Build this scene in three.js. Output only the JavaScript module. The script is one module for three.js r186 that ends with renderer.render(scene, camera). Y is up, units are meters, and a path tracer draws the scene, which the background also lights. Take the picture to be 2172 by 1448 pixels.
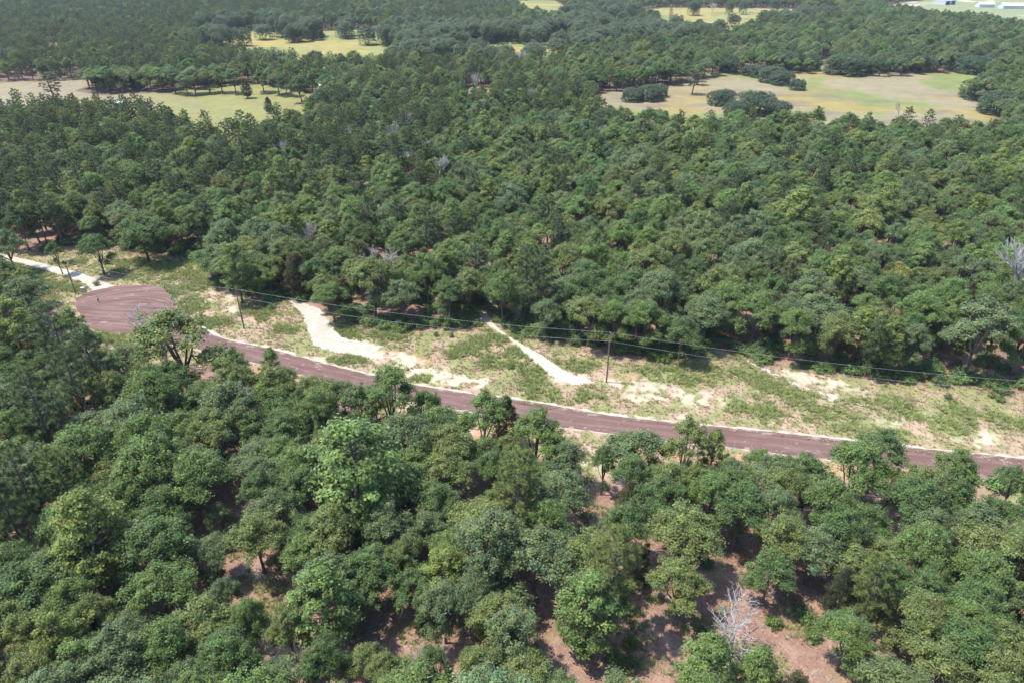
import * as THREE from 'three';
import { Sky } from 'three/addons/objects/Sky.js';
import { MarchingCubes } from 'three/addons/objects/MarchingCubes.js';
import { mergeGeometries } from 'three/addons/utils/BufferGeometryUtils.js';

// ---------------------------------------------------------------- camera, sky, sun, exposure
const scene = new THREE.Scene();
const camera = new THREE.PerspectiveCamera(53, 1024 / 682, 1, 6000);
camera.position.set(0, 84, 0);                      // a drone 84 m up, looking north and 30 degrees down
camera.rotation.x = -Math.PI / 6;

const sunTowards = new THREE.Vector3(-0.80, 1.75, -0.52).normalize();
const sky = new Sky();
sky.name = 'sky';
sky.userData.kind = 'structure';
sky.scale.setScalar(5500);
sky.material.uniforms.sunPosition.value.copy(sunTowards);
sky.material.uniforms.turbidity.value = 5;
sky.material.uniforms.rayleigh.value = 1.1;
sky.material.uniforms.cloudCoverage.value = 0.72;
sky.material.uniforms.cloudDensity.value = 0.5;
sky.material.uniforms.mieCoefficient.value = 0.005;
sky.material.uniforms.mieDirectionalG.value = 0.8;
scene.add(sky);
scene.environmentIntensity = 0.19;

const sun = new THREE.DirectionalLight(new THREE.Color(1, 0.94, 0.83), 4.6);
sun.name = 'sun';
sun.position.copy(sunTowards).multiplyScalar(900);
sun.target.position.set(0, 0, -200);
sun.castShadow = true;
sun.shadow.mapSize.set(4096, 4096);
Object.assign(sun.shadow.camera, { left: -400, right: 400, top: 400, bottom: -400, near: 1, far: 2000 });
scene.add(sun, sun.target);

const renderer = new THREE.WebGLRenderer({ antialias: true });
renderer.setSize(1024, 682);
renderer.shadowMap.enabled = true;
renderer.toneMapping = THREE.LinearToneMapping;
renderer.toneMappingExposure = 1.41;
scene.fog = new THREE.FogExp2(new THREE.Color(0.72, 0.84, 1.0), 0.00007);

// ---------------------------------------------------------------- helpers
let seedState = 1;
const reseed = (n) => { seedState = n | 0; };
function rnd() { seedState = (seedState + 0x6d2b79f5) | 0; let t = Math.imul(seedState ^ (seedState >>> 15), 1 | seedState); t = (t + Math.imul(t ^ (t >>> 7), 61 | t)) ^ t; return ((t ^ (t >>> 14)) >>> 0) / 4294967296; }
const rr = (a, b) => a + (b - a) * rnd();
const gauss = () => (rnd() + rnd() + rnd() + rnd() - 2) * 0.87;
const clamp = (v, a = 0, b = 1) => Math.min(b, Math.max(a, v));
const mix = (a, b, t) => a + (b - a) * t;
const sstep = (a, b, v) => { const t = clamp((v - a) / (b - a)); return t * t * (3 - 2 * t); };
function hash2(i, j) { let h = Math.imul(i, 374761393) + Math.imul(j, 668265263); h = Math.imul(h ^ (h >>> 13), 1274126177); return ((h ^ (h >>> 16)) >>> 0) / 4294967296; }
function noise(x, y) {
  const i = Math.floor(x), j = Math.floor(y); let u = x - i, v = y - j; u = u * u * (3 - 2 * u); v = v * v * (3 - 2 * v);
  return mix(mix(hash2(i, j), hash2(i + 1, j), u), mix(hash2(i, j + 1), hash2(i + 1, j + 1), u), v);
}
function fbm(x, y, o = 4) { let s = 0, a = 0.5, n = 0; for (let k = 0; k < o; k++) { s += a * noise(x, y); n += a; a *= 0.5; x = x * 2.03 + 17.3; y = y * 2.03 - 9.1; } return s / n; }
const NT = 1024, noiseTable = new Float32Array(NT * NT);   // five octaves of noise that wrap after 64 units, looked up by the ground textures
for (let j = 0; j < NT; j++) for (let i = 0; i < NT; i++) {
  let s = 0, a = 0.5, n = 0;
  for (let k = 0, f = 64; k < 5; k++, f *= 2, a *= 0.5) { const x = (i / NT) * f, y = (j / NT) * f, p = Math.floor(x), q = Math.floor(y); let u = x - p, v = y - q; u = u * u * (3 - 2 * u); v = v * v * (3 - 2 * v); const p1 = (p + 1) % f, q1 = (q + 1) % f, b = k * 5003; s += a * mix(mix(hash2(p + b, q), hash2(p1 + b, q), u), mix(hash2(p + b, q1), hash2(p1 + b, q1), u), v); n += a; }
  noiseTable[j * NT + i] = s / n;
}
function soft(x, y) {
  x *= 16; y *= 16; const i = Math.floor(x), j = Math.floor(y), u = x - i, v = y - j, i0 = i & 1023, i1 = (i + 1) & 1023, j0 = (j & 1023) << 10, j1 = ((j + 1) & 1023) << 10;
  return mix(mix(noiseTable[j0 + i0], noiseTable[j0 + i1], u), mix(noiseTable[j1 + i0], noiseTable[j1 + i1], u), v);
}
function inside(poly, x, z) {
  let c = false;
  for (let i = 0, j = poly.length - 1; i < poly.length; j = i++) { const [xi, zi] = poly[i], [xj, zj] = poly[j]; if ((zi > z) !== (zj > z) && x < ((xj - xi) * (z - zi)) / (zj - zi) + xi) c = !c; }
  return c;
}
function distTo(line, x, z) {
  let d = 1e9;
  for (let i = 0; i + 1 < line.length; i++) { const [ax, az] = line[i], [bx, bz] = line[i + 1], dx = bx - ax, dz = bz - az, t = clamp(((x - ax) * dx + (z - az) * dz) / (dx * dx + dz * dz)); d = Math.min(d, Math.hypot(x - ax - dx * t, z - az - dz * t)); }
  return d;
}
const polyDist = (poly, x, z) => { const d = distTo([...poly, poly[0]], x, z); return inside(poly, x, z) ? -d : d; };
const taken = new Map();
function numbered(name) { const n = taken.get(name) ?? 0; taken.set(name, n + 1); return n ? `${name}_${String(n).padStart(3, '0')}` : name; }
function tag(o, label, category, group, kind) { o.userData.label = label; o.userData.category = category; if (group) o.userData.group = group; if (kind) o.userData.kind = kind; return o; }
function shadows(o) { o.traverse((m) => { if (m.isMesh) { m.castShadow = true; m.receiveShadow = true; } }); return o; }
function thing(name, x, z, label, category, group) { const o = new THREE.Group(); o.name = numbered(name); o.position.set(x, 0, z); tag(o, label, category, group); scene.add(o); return o; }
function part(parent, name, geometry, material) { const m = new THREE.Mesh(geometry, material); m.name = name; m.castShadow = m.receiveShadow = true; parent.add(m); return m; }
function structure(name, geometry, material, y = 0) { const m = new THREE.Mesh(geometry, material); m.name = name; m.position.y = y; m.receiveShadow = true; m.userData.kind = 'structure'; scene.add(m); return m; }
const lin = (r, g, b) => new THREE.Color().setRGB(r, g, b);
const curve = new Uint8Array(4097).map((_, k) => { const v = k / 4096; return Math.round(255 * (v <= 0.0031308 ? v * 12.92 : 1.055 * Math.pow(v, 1 / 2.4) - 0.055)); });
const toByte = (v) => curve[Math.round(4096 * clamp(v))];
function colourTexture(w, h, f) {
  const d = new Uint8Array(w * h * 4), c = [0, 0, 0];
  for (let j = 0; j < h; j++) for (let i = 0; i < w; i++) { f((i + 0.5) / w, (j + 0.5) / h, c); const o = (j * w + i) * 4; d[o] = toByte(c[0]); d[o + 1] = toByte(c[1]); d[o + 2] = toByte(c[2]); d[o + 3] = 255; }
  const t = new THREE.DataTexture(d, w, h); t.colorSpace = THREE.SRGBColorSpace; t.magFilter = THREE.LinearFilter; t.minFilter = THREE.LinearMipmapLinearFilter; t.generateMipmaps = true; t.needsUpdate = true; return t;
}
function heightTexture(n, f) {
  const d = new Uint8Array(n * n * 4);
  for (let j = 0; j < n; j++) for (let i = 0; i < n; i++) { const v = Math.round(255 * clamp(f(i / n, j / n))), o = (j * n + i) * 4; d[o] = d[o + 1] = d[o + 2] = v; d[o + 3] = 255; }
  const t = new THREE.DataTexture(d, n, n); t.wrapS = t.wrapT = THREE.RepeatWrapping; t.magFilter = THREE.LinearFilter; t.needsUpdate = true; return t;
}
class Shape3 {                                       // collects faces with a normal and a colour
  constructor() { this.p = []; this.n = []; this.c = []; this.i = []; }
  tube(pts, radii, sides = 6, col = [1, 1, 1], cap = false) {
    const base = this.p.length / 3, up = new THREE.Vector3(0, 1, 0), side = new THREE.Vector3(1, 0, 0), d = new THREE.Vector3(), a = new THREE.Vector3(), b = new THREE.Vector3();
    for (let k = 0; k < pts.length; k++) {
      d.subVectors(pts[Math.min(k + 1, pts.length - 1)], pts[Math.max(k - 1, 0)]).normalize();
      a.crossVectors(d, Math.abs(d.y) > 0.9 ? side : up).normalize(); b.crossVectors(d, a);
      for (let s = 0; s < sides; s++) {
        const q = (s / sides) * Math.PI * 2, nx = a.x * Math.cos(q) + b.x * Math.sin(q), ny = a.y * Math.cos(q) + b.y * Math.sin(q), nz = a.z * Math.cos(q) + b.z * Math.sin(q);
        this.p.push(pts[k].x + nx * radii[k], pts[k].y + ny * radii[k], pts[k].z + nz * radii[k]); this.n.push(nx, ny, nz); this.c.push(...col);
      }
      if (k) for (let s = 0; s < sides; s++) { const s2 = (s + 1) % sides, o = base + (k - 1) * sides; this.i.push(o + s, o + s2, o + sides + s, o + s2, o + sides + s2, o + sides + s); }
    }
    if (cap) { const o = base + (pts.length - 1) * sides; for (let s = 1; s + 1 < sides; s++) this.i.push(o, o + s, o + s + 1); }
  }
  leaf(x, y, z, nx, ny, nz, len, wid, turn, r, g, b) {   // a kite of four corners lying across the normal
    let tx = Math.abs(ny) < 0.9 ? nz : 0, ty = Math.abs(ny) < 0.9 ? 0 : nz, tz = Math.abs(ny) < 0.9 ? -nx : -ny; let l = Math.hypot(tx, ty, tz) || 1; tx /= l; ty /= l; tz /= l;
    const bx = ny * tz - nz * ty, by = nz * tx - nx * tz, bz = nx * ty - ny * tx, c = Math.cos(turn), s = Math.sin(turn);
    const ux = tx * c + bx * s, uy = ty * c + by * s, uz = tz * c + bz * s, vx = -tx * s + bx * c, vy = -ty * s + by * c, vz = -tz * s + bz * c, o = this.p.length / 3, h = len * 0.5, w = wid * 0.5;
    this.p.push(x - ux * h, y - uy * h, z - uz * h, x + vx * w, y + vy * w, z + vz * w, x + ux * h, y + uy * h, z + uz * h, x - vx * w, y - vy * w, z - vz * w);
    for (let k = 0; k < 4; k++) { this.n.push(nx, ny, nz); this.c.push(r, g, b); }
    this.i.push(o, o + 2, o + 1, o, o + 3, o + 2);
  }
  blade(x, y, z, dx, dy, dz, len, wid, r, g, b) {        // a narrow triangle
    let sx = dz + 0.001, sy = 0.3 * (rnd() - 0.5), sz = -dx; const l = Math.hypot(sx, sy, sz); sx *= wid / 2 / l; sy *= wid / 2 / l; sz *= wid / 2 / l;
    let nx = sy * dz - sz * dy, ny = sz * dx - sx * dz, nz = sx * dy - sy * dx; const over = ny < 0, k = (Math.hypot(nx, ny, nz) || 1) * (over ? -1 : 1); nx /= k; ny /= k; nz /= k;
    const o = this.p.length / 3;
    this.p.push(x - sx, y - sy, z - sz, x + sx, y + sy, z + sz, x + dx * len, y + dy * len, z + dz * len);
    for (let q = 0; q < 3; q++) { this.n.push(nx, ny, nz); this.c.push(r, g, b); }
    if (over) this.i.push(o, o + 2, o + 1); else this.i.push(o, o + 1, o + 2);
  }
  build() {
    const g = new THREE.BufferGeometry();
    g.setAttribute('position', new THREE.Float32BufferAttribute(this.p, 3)); g.setAttribute('normal', new THREE.Float32BufferAttribute(this.n, 3)); g.setAttribute('color', new THREE.Float32BufferAttribute(this.c, 3));
    g.setIndex(this.i); return g;
  }
}
const V = (x, y, z) => new THREE.Vector3(x, y, z);

// ---------------------------------------------------------------- the plan of the place, in metres (x east, z south of the camera)
const roadFar = [[-86.4,-158.8],[-72.3,-147.4],[-59.1,-142.3],[-39.3,-133.5],[-24.0,-127.3],[-8.7,-122.8],[3.8,-120.0],[20.0,-115.1],[34.7,-112.3],[46.9,-110.3],[60.8,-107.8],[76.6,-104.6],[89.6,-102.5],[97.0,-101.2],[107.1,-99.4],[121.1,-97.2]];
const roadNear = [[-91.8,-147.4],[-69.3,-139.2],[-59.0,-135.2],[-44.3,-128.8],[-37.7,-126.1],[-28.7,-122.3],[-18.9,-119.1],[-4.8,-115.1],[6.8,-111.7],[22.3,-108.3],[33.4,-106.0],[47.6,-103.4],[54.0,-102.0],[70.4,-98.6],[86.2,-95.4],[92.2,-93.9],[101.7,-92.0],[114.7,-89.5]];
const turnaround = [[-120.1,-169.4],[-119.5,-171.5],[-118.1,-174.2],[-113.3,-177.0],[-104.8,-177.9],[-100.6,-176.6],[-97.5,-174.2],[-95.2,-171.2],[-91.6,-165.4],[-86.4,-158.8],[-80.0,-152.9],[-74.1,-148.3],[-73.2,-141.4],[-80.8,-143.4],[-89.9,-148.3],[-94.0,-149.5],[-100.9,-149.7],[-105.5,-151.2],[-109.0,-153.7],[-113.8,-159.4],[-117.8,-164.8]];
const driveWest = [[-113.3,-177.0],[-120.2,-181.1],[-127.5,-185.7],[-134.8,-189.1],[-142.0,-192.3],[-146.9,-194.5],[-155.3,-198.2],[-169.5,-203.9],[-168.6,-198.2],[-152.8,-194.1],[-143.0,-189.8],[-133.4,-184.7],[-129.1,-182.7],[-125.5,-180.4],[-121.1,-177.0],[-117.9,-173.9]];
const driveMiddle = [[-61.4,-168.8],[-60.0,-168.2],[-55.7,-165.7],[-51.5,-162.6],[-49.1,-159.4],[-47.3,-155.5],[-44.8,-151.2],[-42.3,-147.6],[-36.0,-144.8],[-31.5,-142.8],[-33.3,-140.1],[-28.9,-138.1],[-31.7,-137.1],[-35.2,-138.4],[-40.6,-139.7],[-43.6,-141.0],[-48.0,-143.4],[-50.6,-148.3],[-52.6,-153.7],[-53.9,-157.3],[-56.2,-161.0],[-58.9,-164.3]];
const footpath = [[-9.3,-162.9],[-7.0,-162.1],[-5.5,-156.2],[-2.9,-151.2],[-0.2,-147.4],[3.7,-143.2],[7.2,-138.4],[10.3,-134.6],[12.7,-131.3],[16.4,-128.8],[18.4,-127.1],[14.0,-126.3],[11.0,-127.8],[8.6,-130.2],[6.9,-132.9],[5.3,-136.2],[2.9,-139.7],[1.3,-142.8],[-1.4,-147.4],[-3.7,-150.2],[-6.0,-153.2],[-8.0,-156.8]];
const trailEast = [[47.1,-142.3],[48.5,-141.2],[53.8,-137.5],[57.0,-134.0],[59.9,-130.2],[63.0,-126.5],[67.0,-123.4],[71.1,-120.8],[75.9,-118.1]];
const verge = [[-189.2,-198.2],[-173.0,-204.7],[-151.1,-200.8],[-145.7,-207.1],[-126.6,-205.5],[-112.1,-200.0],[-100.9,-198.2],[-90.9,-187.4],[-82.8,-177.0],[-72.9,-171.5],[-65.1,-167.1],[-61.8,-170.0],[-57.2,-166.5],[-47.9,-159.4],[-39.3,-153.7],[-26.9,-150.7],[-18.8,-153.7],[-11.6,-153.7],[-9.6,-164.3],[-6.5,-164.3],[-4.3,-153.7],[4.0,-147.6],[17.6,-143.4],[27.3,-139.2],[37.8,-135.8],[46.9,-141.4],[54.2,-139.2],[60.8,-135.4],[70.1,-131.3],[85.8,-128.2],[101.9,-125.2],[111.3,-123.4],[134.2,-120.1],[114.2,-88.8],[91.1,-92.1],[81.7,-93.6],[69.6,-94.9],[53.4,-97.4],[41.6,-98.8],[32.0,-98.8],[20.4,-97.4],[12.5,-97.4],[8.3,-99.4],[4.0,-104.3],[-8.1,-108.7],[-17.7,-111.0],[-27.5,-112.6],[-33.7,-115.1],[-38.2,-113.4],[-46.9,-120.1],[-57.0,-126.5],[-66.1,-131.3],[-83.9,-137.5],[-95.5,-140.8],[-104.1,-144.1],[-112.7,-151.2],[-119.8,-159.4],[-131.9,-167.1],[-150.8,-176.0],[-174.6,-179.2]];
// woodland gaps in front of the road where the ground shows: x, z, radius
const gaps = [[19.7,-64.1,6.5],[22.0,-58.9,5.5],[35.4,-62.6,6.5],[38.4,-58.2,6],[32.5,-66.5,5.5],[26.7,-59.6,5],[41.3,-55.8,5],[39.4,-66.5,3.5],[16.9,-67.3,3.5],[14.8,-57.5,5],
  [-42.7,-74.8,5.5],[-37.6,-73.8,5.5],[-33.3,-71.1,4.5],[-44.0,-69.4,4],[-39.0,-69.0,4.5],[-52.8,-65.7,3],[-49.8,-64.1,3],[-55.8,-58.9,3.6],[-54.7,-60.0,3],[-51.5,-81.2,2],[-50.2,-83.8,2.4],
  [14.4,-98.8,5],[15.5,-92.4,5],[13.6,-86.5,4.5],[10.3,-76.2,3.2],[17.3,-97.4,5],[-6.9,-86.5,3.4],[-6.3,-91.2,3.6],[-7.5,-83.3,3.2],[-17.1,-63.7,4],[-19.6,-58.9,5],[-9.4,-58.9,5],[-13.7,-57.5,5],[-5.9,-66.5,2.5],[6.7,-58.9,4],[10.2,-55.5,5],[55.1,-79.1,3],[54.9,-75.2,2.8],[-25.1,-60.3,3],[-30.0,-64.1,4],[-34.7,-64.1,4],[51.8,-59.6,3.5],[68.7,-76.2,2.4],[2.3,-64.1,2.6],[-2.1,-85.4,2.4]];
const meadowWest = [[-598.6,-513.5],[-469.4,-519.4],[-338.5,-521.4],[-310.6,-529.5],[-291.3,-492.9],[-272.2,-473.8],[-248.0,-480.6],[-209.0,-485.8],[-189.1,-511.6],[-139.4,-475.5],[-123.3,-460.7],[-113.2,-430.7],[-105.9,-358.7],[-120.2,-334.7],[-136.9,-324.2],[-159.8,-342.1],[-189.4,-366.0],[-223.6,-374.6],[-276.9,-379.1],[-376.9,-376.8],[-453.0,-376.8]];
const meadowEast = [[51.3,-460.7],[54.8,-473.8],[98.2,-492.9],[141.2,-523.4],[153.7,-550.8],[169.4,-550.8],[197.7,-555.2],[229.2,-553.0],[256.9,-622.5],[275.2,-628.1],[234.7,-544.2],[260.2,-537.8],[317.6,-548.6],[355.7,-576.1],[373.8,-566.7],[358.1,-537.8],[318.3,-485.8],[284.7,-446.8],[296.4,-436.4],[274.1,-406.6],[269.0,-383.6],[246.7,-344.0],[210.9,-338.4],[178.0,-342.1],[154.6,-347.8],[135.3,-353.7],[113.7,-353.7],[96.9,-344.0],[81.7,-349.8],[70.5,-353.7],[52.9,-366.0],[43.6,-383.6]];
const fieldNorth = [[-303.0,-676.3],[-373.4,-906.1],[-324.1,-929.0],[-344.4,-1018.8],[-329.7,-1018.8],[-273.5,-895.0],[-218.3,-853.1],[-179.3,-873.6],[-122.8,-824.1],[-44.8,-824.1],[12.9,-853.1],[64.1,-895.0],[94.3,-978.4],[83.7,-1238.4],[79.0,-1361.1],[-22.8,-1424.9],[-8.2,-1198.9],[27.6,-1005.0],[62.9,-965.6],[145.8,-1093.8],[233.6,-1198.9],[379.5,-1189.4],[493.6,-1144.0],[442.3,-1005.0],[337.6,-873.6],[267.5,-824.1],[204.0,-739.5],[157.2,-696.2],[106.4,-682.8],[66.7,-633.8],[42.5,-576.1],[12.5,-566.7],[-31.1,-557.5],[-68.2,-566.7],[-117.8,-557.5],[-164.9,-571.4],[-199.0,-585.9],[-238.6,-611.6],[-269.2,-639.5]];
const farmyard = [[543.4,-1144.0],[655.9,-1302.5],[780.2,-1398.7],[1023.8,-1452.1],[675.3,-884.2],[553.3,-805.8],[569.6,-884.2],[577.0,-965.6],[542.1,-991.5]];
const smallGaps = [[-25.6,-480.6,11],[-22.7,-452.9,10],[-19.7,-423.8,9],[-17.4,-473.8,9],[-15.0,-445.3,8],[-128.7,-496.6,8],[-121.6,-468.8,7],[-113.7,-437.9,7],[461.1,-788.2,12],[418.1,-710.1,11],[-442.9,-728.3,16],[-461.2,-735.7,14],[-417.6,-676.3,14],[-386.6,-622.5,13],[461.6,-666.8,10],[-72.8,-468.8,5]];
const pineWest = [[-1433.5,-1161.8],[-321.9,-1161.8],[-270.3,-884.2],[-249.6,-747.3],[-178.3,-566.7],[-178.2,-519.4],[-377.0,-533.6],[-689.5,-533.6]];
const pineBelt = [[-496.5,-445.3],[-322.7,-449.8],[-226.1,-452.9],[-166.0,-426.5],[-140.0,-397.8],[-114.0,-380.2],[-111.1,-334.7],[-155.9,-344.0],[-237.0,-317.5],[-368.0,-317.5]];
const pineMixed = [[-368.0,-317.5],[-155.9,-344.0],[-115.5,-385.9],[-54.8,-445.3],[34.6,-460.7],[44.9,-410.4],[-21.7,-374.6],[-35.8,-274.0],[-58.1,-250.3],[-93.7,-250.3],[-111.5,-216.2],[-145.0,-198.2],[-253.8,-203.9]];

// ---------------------------------------------------------------- ground
const LITTER = [0.262, 0.150, 0.106], STRAW = [0.362, 0.266, 0.172], GREEN = [0.165, 0.205, 0.055], SAND = [0.52, 0.43, 0.315], CLAY = [0.40, 0.195, 0.105], CHALK = [0.49, 0.44, 0.36];
const patches = {                                    // what grows or lies where on the verge: x, z, radius
  green: [[-107.1,-189.1,9],[-95.1,-184.0,8],[-89.1,-179.2,7],[-117.4,-192.7,8],[-93.2,-173.0,6],[-87.0,-164.3,6],[-77.9,-153.7,6],[-141.3,-182.4,9],[-148.9,-185.7,9],[-128.0,-176.0,7],[-132.5,-179.2,6],[-133.2,-192.7,5],[-100.3,-144.6,6],[-104.2,-146.4,5],[-96.3,-144.6,5],
    [-41.8,-151.2,5],[-37.4,-149.7,5],[-32.4,-148.3,5],[-28.3,-148.3,4],[-65.9,-161.5,5],[-56.2,-153.7,4],[-1.6,-144.1,3.5],[0.4,-140.1,3.5],[2.4,-135.8,3.8],[4.2,-131.7,4],[5.1,-127.1,4],[5.5,-122.6,4],[-9.8,-143.0,4.5],[-6.5,-146.0,4],[-4.0,-137.5,4],[-14.1,-139.7,3],[8.7,-137.1,3],[12.5,-135.8,4.5],[16.3,-135.0,4],[18.5,-120.1,4],[20.4,-119.1,3],[31.7,-132.1,4],[35.7,-130.9,5],[41.2,-131.3,5],[46.2,-130.2,6],[51.8,-130.9,6],[55.6,-129.4,5],[58.5,-125.6,5],[61.3,-121.6,5],[64.0,-118.1,5],[65.7,-115.1,5],[69.0,-113.4,5],[47.1,-118.1,4],[51.5,-116.4,4],[73.8,-120.1,4],[77.9,-118.1,5],[82.3,-115.1,5],[86.8,-112.5,4],[94.0,-115.1,5],[99.9,-113.4,5],[72.7,-111.0,4],[-42.1,-134.4,3],[-38.0,-135.8,4],[-29.0,-134.4,3],[-26.2,-130.3,3.5],[-19.7,-129.4,2.5],[38.0,-126.5,3],[47.9,-140.8,4],[53.7,-141.4,5],[8.7,-106.5,4],[10.2,-102.2,4],[3.2,-111.0,3],[16.6,-88.2,4],[-17.3,-107.2,4],[-22.8,-113.4,3],[-25.5,-118.4,3],[90.6,-93.0,4],[13.4,-97.4,3]],
  sand: [[-31.9,-138.6,5],[-27.5,-139.2,4],[-23.2,-131.3,4],[-18.7,-129.4,4],[-29.0,-134.4,4],[-25.7,-134.4,4],[-21.2,-132.9,4],[-16.6,-130.2,4.5],[-12.2,-128.2,4],[-7.9,-126.5,3],[-34.3,-139.2,5],[-28.3,-137.1,4],[12.1,-128.8,4],[17.2,-127.1,4],[23.3,-125.9,4],[29.4,-124.8,4],[35.3,-123.4,4],[41.1,-121.9,3.5],[45.6,-119.8,3],[63.7,-128.4,4.5],[67.4,-127.1,5],[71.9,-125.2,4.5],[74.8,-122.3,3.5],[70.1,-120.8,4],[75.7,-113.4,3],[85.3,-115.1,3],[87.0,-111.0,3.5],[93.7,-108.0,4],[-83.4,-171.5,4],[-78.8,-169.4,3],[-73.9,-162.9,3],[-84.3,-167.1,3],[11.7,-103.6,3.6],[13.1,-99.4,4],[15.0,-96.1,3.5],[14.4,-90.0,2],[-15.3,-155.7,2.2],[-17.1,-154.7,2],[-24.0,-137.5,3],[-18.1,-114.2,3],[-9.1,-111.0,3],[34.5,-115.1,2],[26.7,-115.1,2],[-43.9,-137.5,3],[-57.3,-167.1,3],[33.3,-129.4,2.5]],
  clay: [[-27.1,-140.1,4],[-23.0,-138.6,4],[-19.5,-137.1,3],[23.7,-129.0,3],[26.9,-128.8,2.5],[28.6,-130.0,2],[22.3,-104.6,3.5],[25.7,-103.2,5],[30.9,-102.0,5],[37.0,-101.5,4],[43.1,-100.8,4],[48.9,-99.4,4],[55.7,-98.8,4],[62.9,-97.2,4],[68.4,-95.9,4.5],[73.0,-94.9,4],[4.1,-109.0,3.5],[-0.6,-111.0,3.5],[6.9,-107.2,2.5],[-50.5,-129.4,4],[-44.2,-125.6,4],[-39.3,-122.3,5],[-34.8,-120.1,4],[-45.3,-121.9,5],[-28.2,-117.1,4],[-13.1,-112.6,4],[-6.2,-110.3,4],[37.5,-111.0,2],[43.1,-110.6,2],[-42.2,-130.3,2],[-58.6,-131.3,3],[61.6,-96.1,4]],
};
function reach(list, x, z) { let m = 0; for (const [px, pz, r] of list) { const dx = x - px, dz = (z - pz) * 1.15, d2 = (dx * dx + dz * dz) / (r * r); if (d2 < 2.6) m = Math.max(m, 1.25 - 0.8 * Math.sqrt(d2)); } return m; }
const cover = { g: 0, s: 0, c: 0, v: 0 };            // grass, sand, clay and verge at a point of the near ground
const vergeCells = new Map();                        // which squares of ground lie on or near the verge
function byVerge(x, z) { const i = Math.floor(x / 8), j = Math.floor(z / 8), k = i * 4099 + j; if (!vergeCells.has(k)) vergeCells.set(k, polyDist(verge, i * 8 + 4, j * 8 + 4) < 16); return vergeCells.get(k); }
function coverAt(x, z) {
  if (!byVerge(x, z)) { cover.v = cover.s = cover.c = 0; cover.g = 0.35 * sstep(0.55, 0.75, soft(x * 0.16 + 9, z * 0.16)) * (z < -80 ? 1 : 0.55); return cover; }
  const wob = (soft(x * 0.32, z * 0.32) - 0.5), wx = x + 9 * (soft(x * 0.11 + 40, z * 0.11) - 0.5), wz = z + 9 * (soft(x * 0.11, z * 0.11 + 70) - 0.5);
  const dv = -polyDist(verge, wx, wz);
  cover.v = sstep(-1.5, 2.0, dv + 4 * wob);
  const sp = soft(x * 0.9 + 13, z * 0.9) - 0.5, wob2 = wob + 0.9 * sp;
  cover.g = clamp(sstep(0.30, 0.95, reach(patches.green, wx, wz) * 0.72 + wob2 * 1.1 + 0.16 * cover.v) * cover.v + 0.35 * sstep(0.55, 0.75, soft(x * 0.16 + 9, z * 0.16)) * (1 - cover.v) * (z < -80 ? 1 : 0.55));
  cover.s = sstep(0.34, 0.80, reach(patches.sand, wx, wz) * 0.74 + wob2 * 1.3) * cover.v;
  cover.c = sstep(0.34, 0.80, reach(patches.clay, wx, wz) * 0.72 + wob2 * 1.2) * cover.v;
  return cover;
}
const NX0 = -215, NX1 = 215, NZ0 = -300, NZ1 = -5;
{
  const far = colourTexture(2048, 1536, (u, v, c) => {
    const x = -1700 + u * 3400, z = -2400 + v * 2600; if (z > -250) { const k0 = 0.6 + 0.2 * soft(x * 0.1, z * 0.1); c[0] = LITTER[0] * k0; c[1] = LITTER[1] * k0; c[2] = LITTER[2] * k0; return; }
    const n = soft(x * 0.02, z * 0.02), n2 = soft(x * 0.11 + 5, z * 0.11), wx = x + 26 * (n - 0.5), wz = z + 40 * (soft(x * 0.015 + 3, z * 0.015) - 0.5);
    let a = [LITTER[0] * 0.62, LITTER[1] * 0.72, LITTER[2] * 0.62];
    const lay = (b, t) => { for (let k = 0; k < 3; k++) a[k] = mix(a[k], b[k], t); };
    if (z < -330) {
      if (inside(meadowWest, wx, wz)) { lay([0.25, 0.20, 0.12], 1); lay([0.215, 0.205, 0.062], clamp(sstep(-275, -190, x) + (n2 - 0.5) * 1.2)); }
      else if (inside(meadowEast, wx, wz)) { lay([0.25, 0.21, 0.115], 1); lay([0.175, 0.20, 0.055], sstep(0.48, 0.62, n + 0.12 * sstep(280, 330, x) - 0.02)); lay([0.29, 0.21, 0.065], 0.7 * sstep(0.54, 0.66, soft(x * 0.03 + 31, z * 0.05))); lay([0.16, 0.12, 0.09], 0.55 * sstep(0.55, 0.68, soft(x * 0.035 + 77, z * 0.09 + 12)) * sstep(-520, -430, z)); }
      else if (inside(fieldNorth, wx, wz)) { lay([0.225, 0.225, 0.07], 1); lay([0.33, 0.245, 0.06], 0.75 * sstep(0.5, 0.66, soft(x * 0.012 + 31, z * 0.02))); lay([0.13, 0.165, 0.045], 0.7 * sstep(0.55, 0.7, n)); }
      else if (inside(farmyard, x, z)) { lay([0.22, 0.24, 0.11], 1); lay(SAND, sstep(0.6, 0.72, n)); }
      for (const [gx, gz, r] of smallGaps) { const d = Math.hypot(x - gx, (z - gz) * 0.6); if (d < r) { lay([0.29, 0.22, 0.14], 1); lay(GREEN, 0.8 * sstep(0.45, 0.6, n2)); } }
    }
    const k = 0.66 + 0.36 * n2 + 0.32 * soft(x * 0.5, z * 0.22 + 40); c[0] = a[0] * k; c[1] = a[1] * k; c[2] = a[2] * k;
  });
  const g = new THREE.PlaneGeometry(12000, 12000, 1, 1); g.rotateX(-Math.PI / 2); g.translate(0, 0, -1500);
  const p = g.attributes.position, uv = g.attributes.uv;
  for (let k = 0; k < p.count; k++) uv.setXY(k, (p.getX(k) + 1700) / 3400, (p.getZ(k) + 2400) / 2600);
  far.wrapS = far.wrapT = THREE.MirroredRepeatWrapping;
  structure('ground', g, new THREE.MeshStandardMaterial({ map: far, roughness: 1 }));
}
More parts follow.
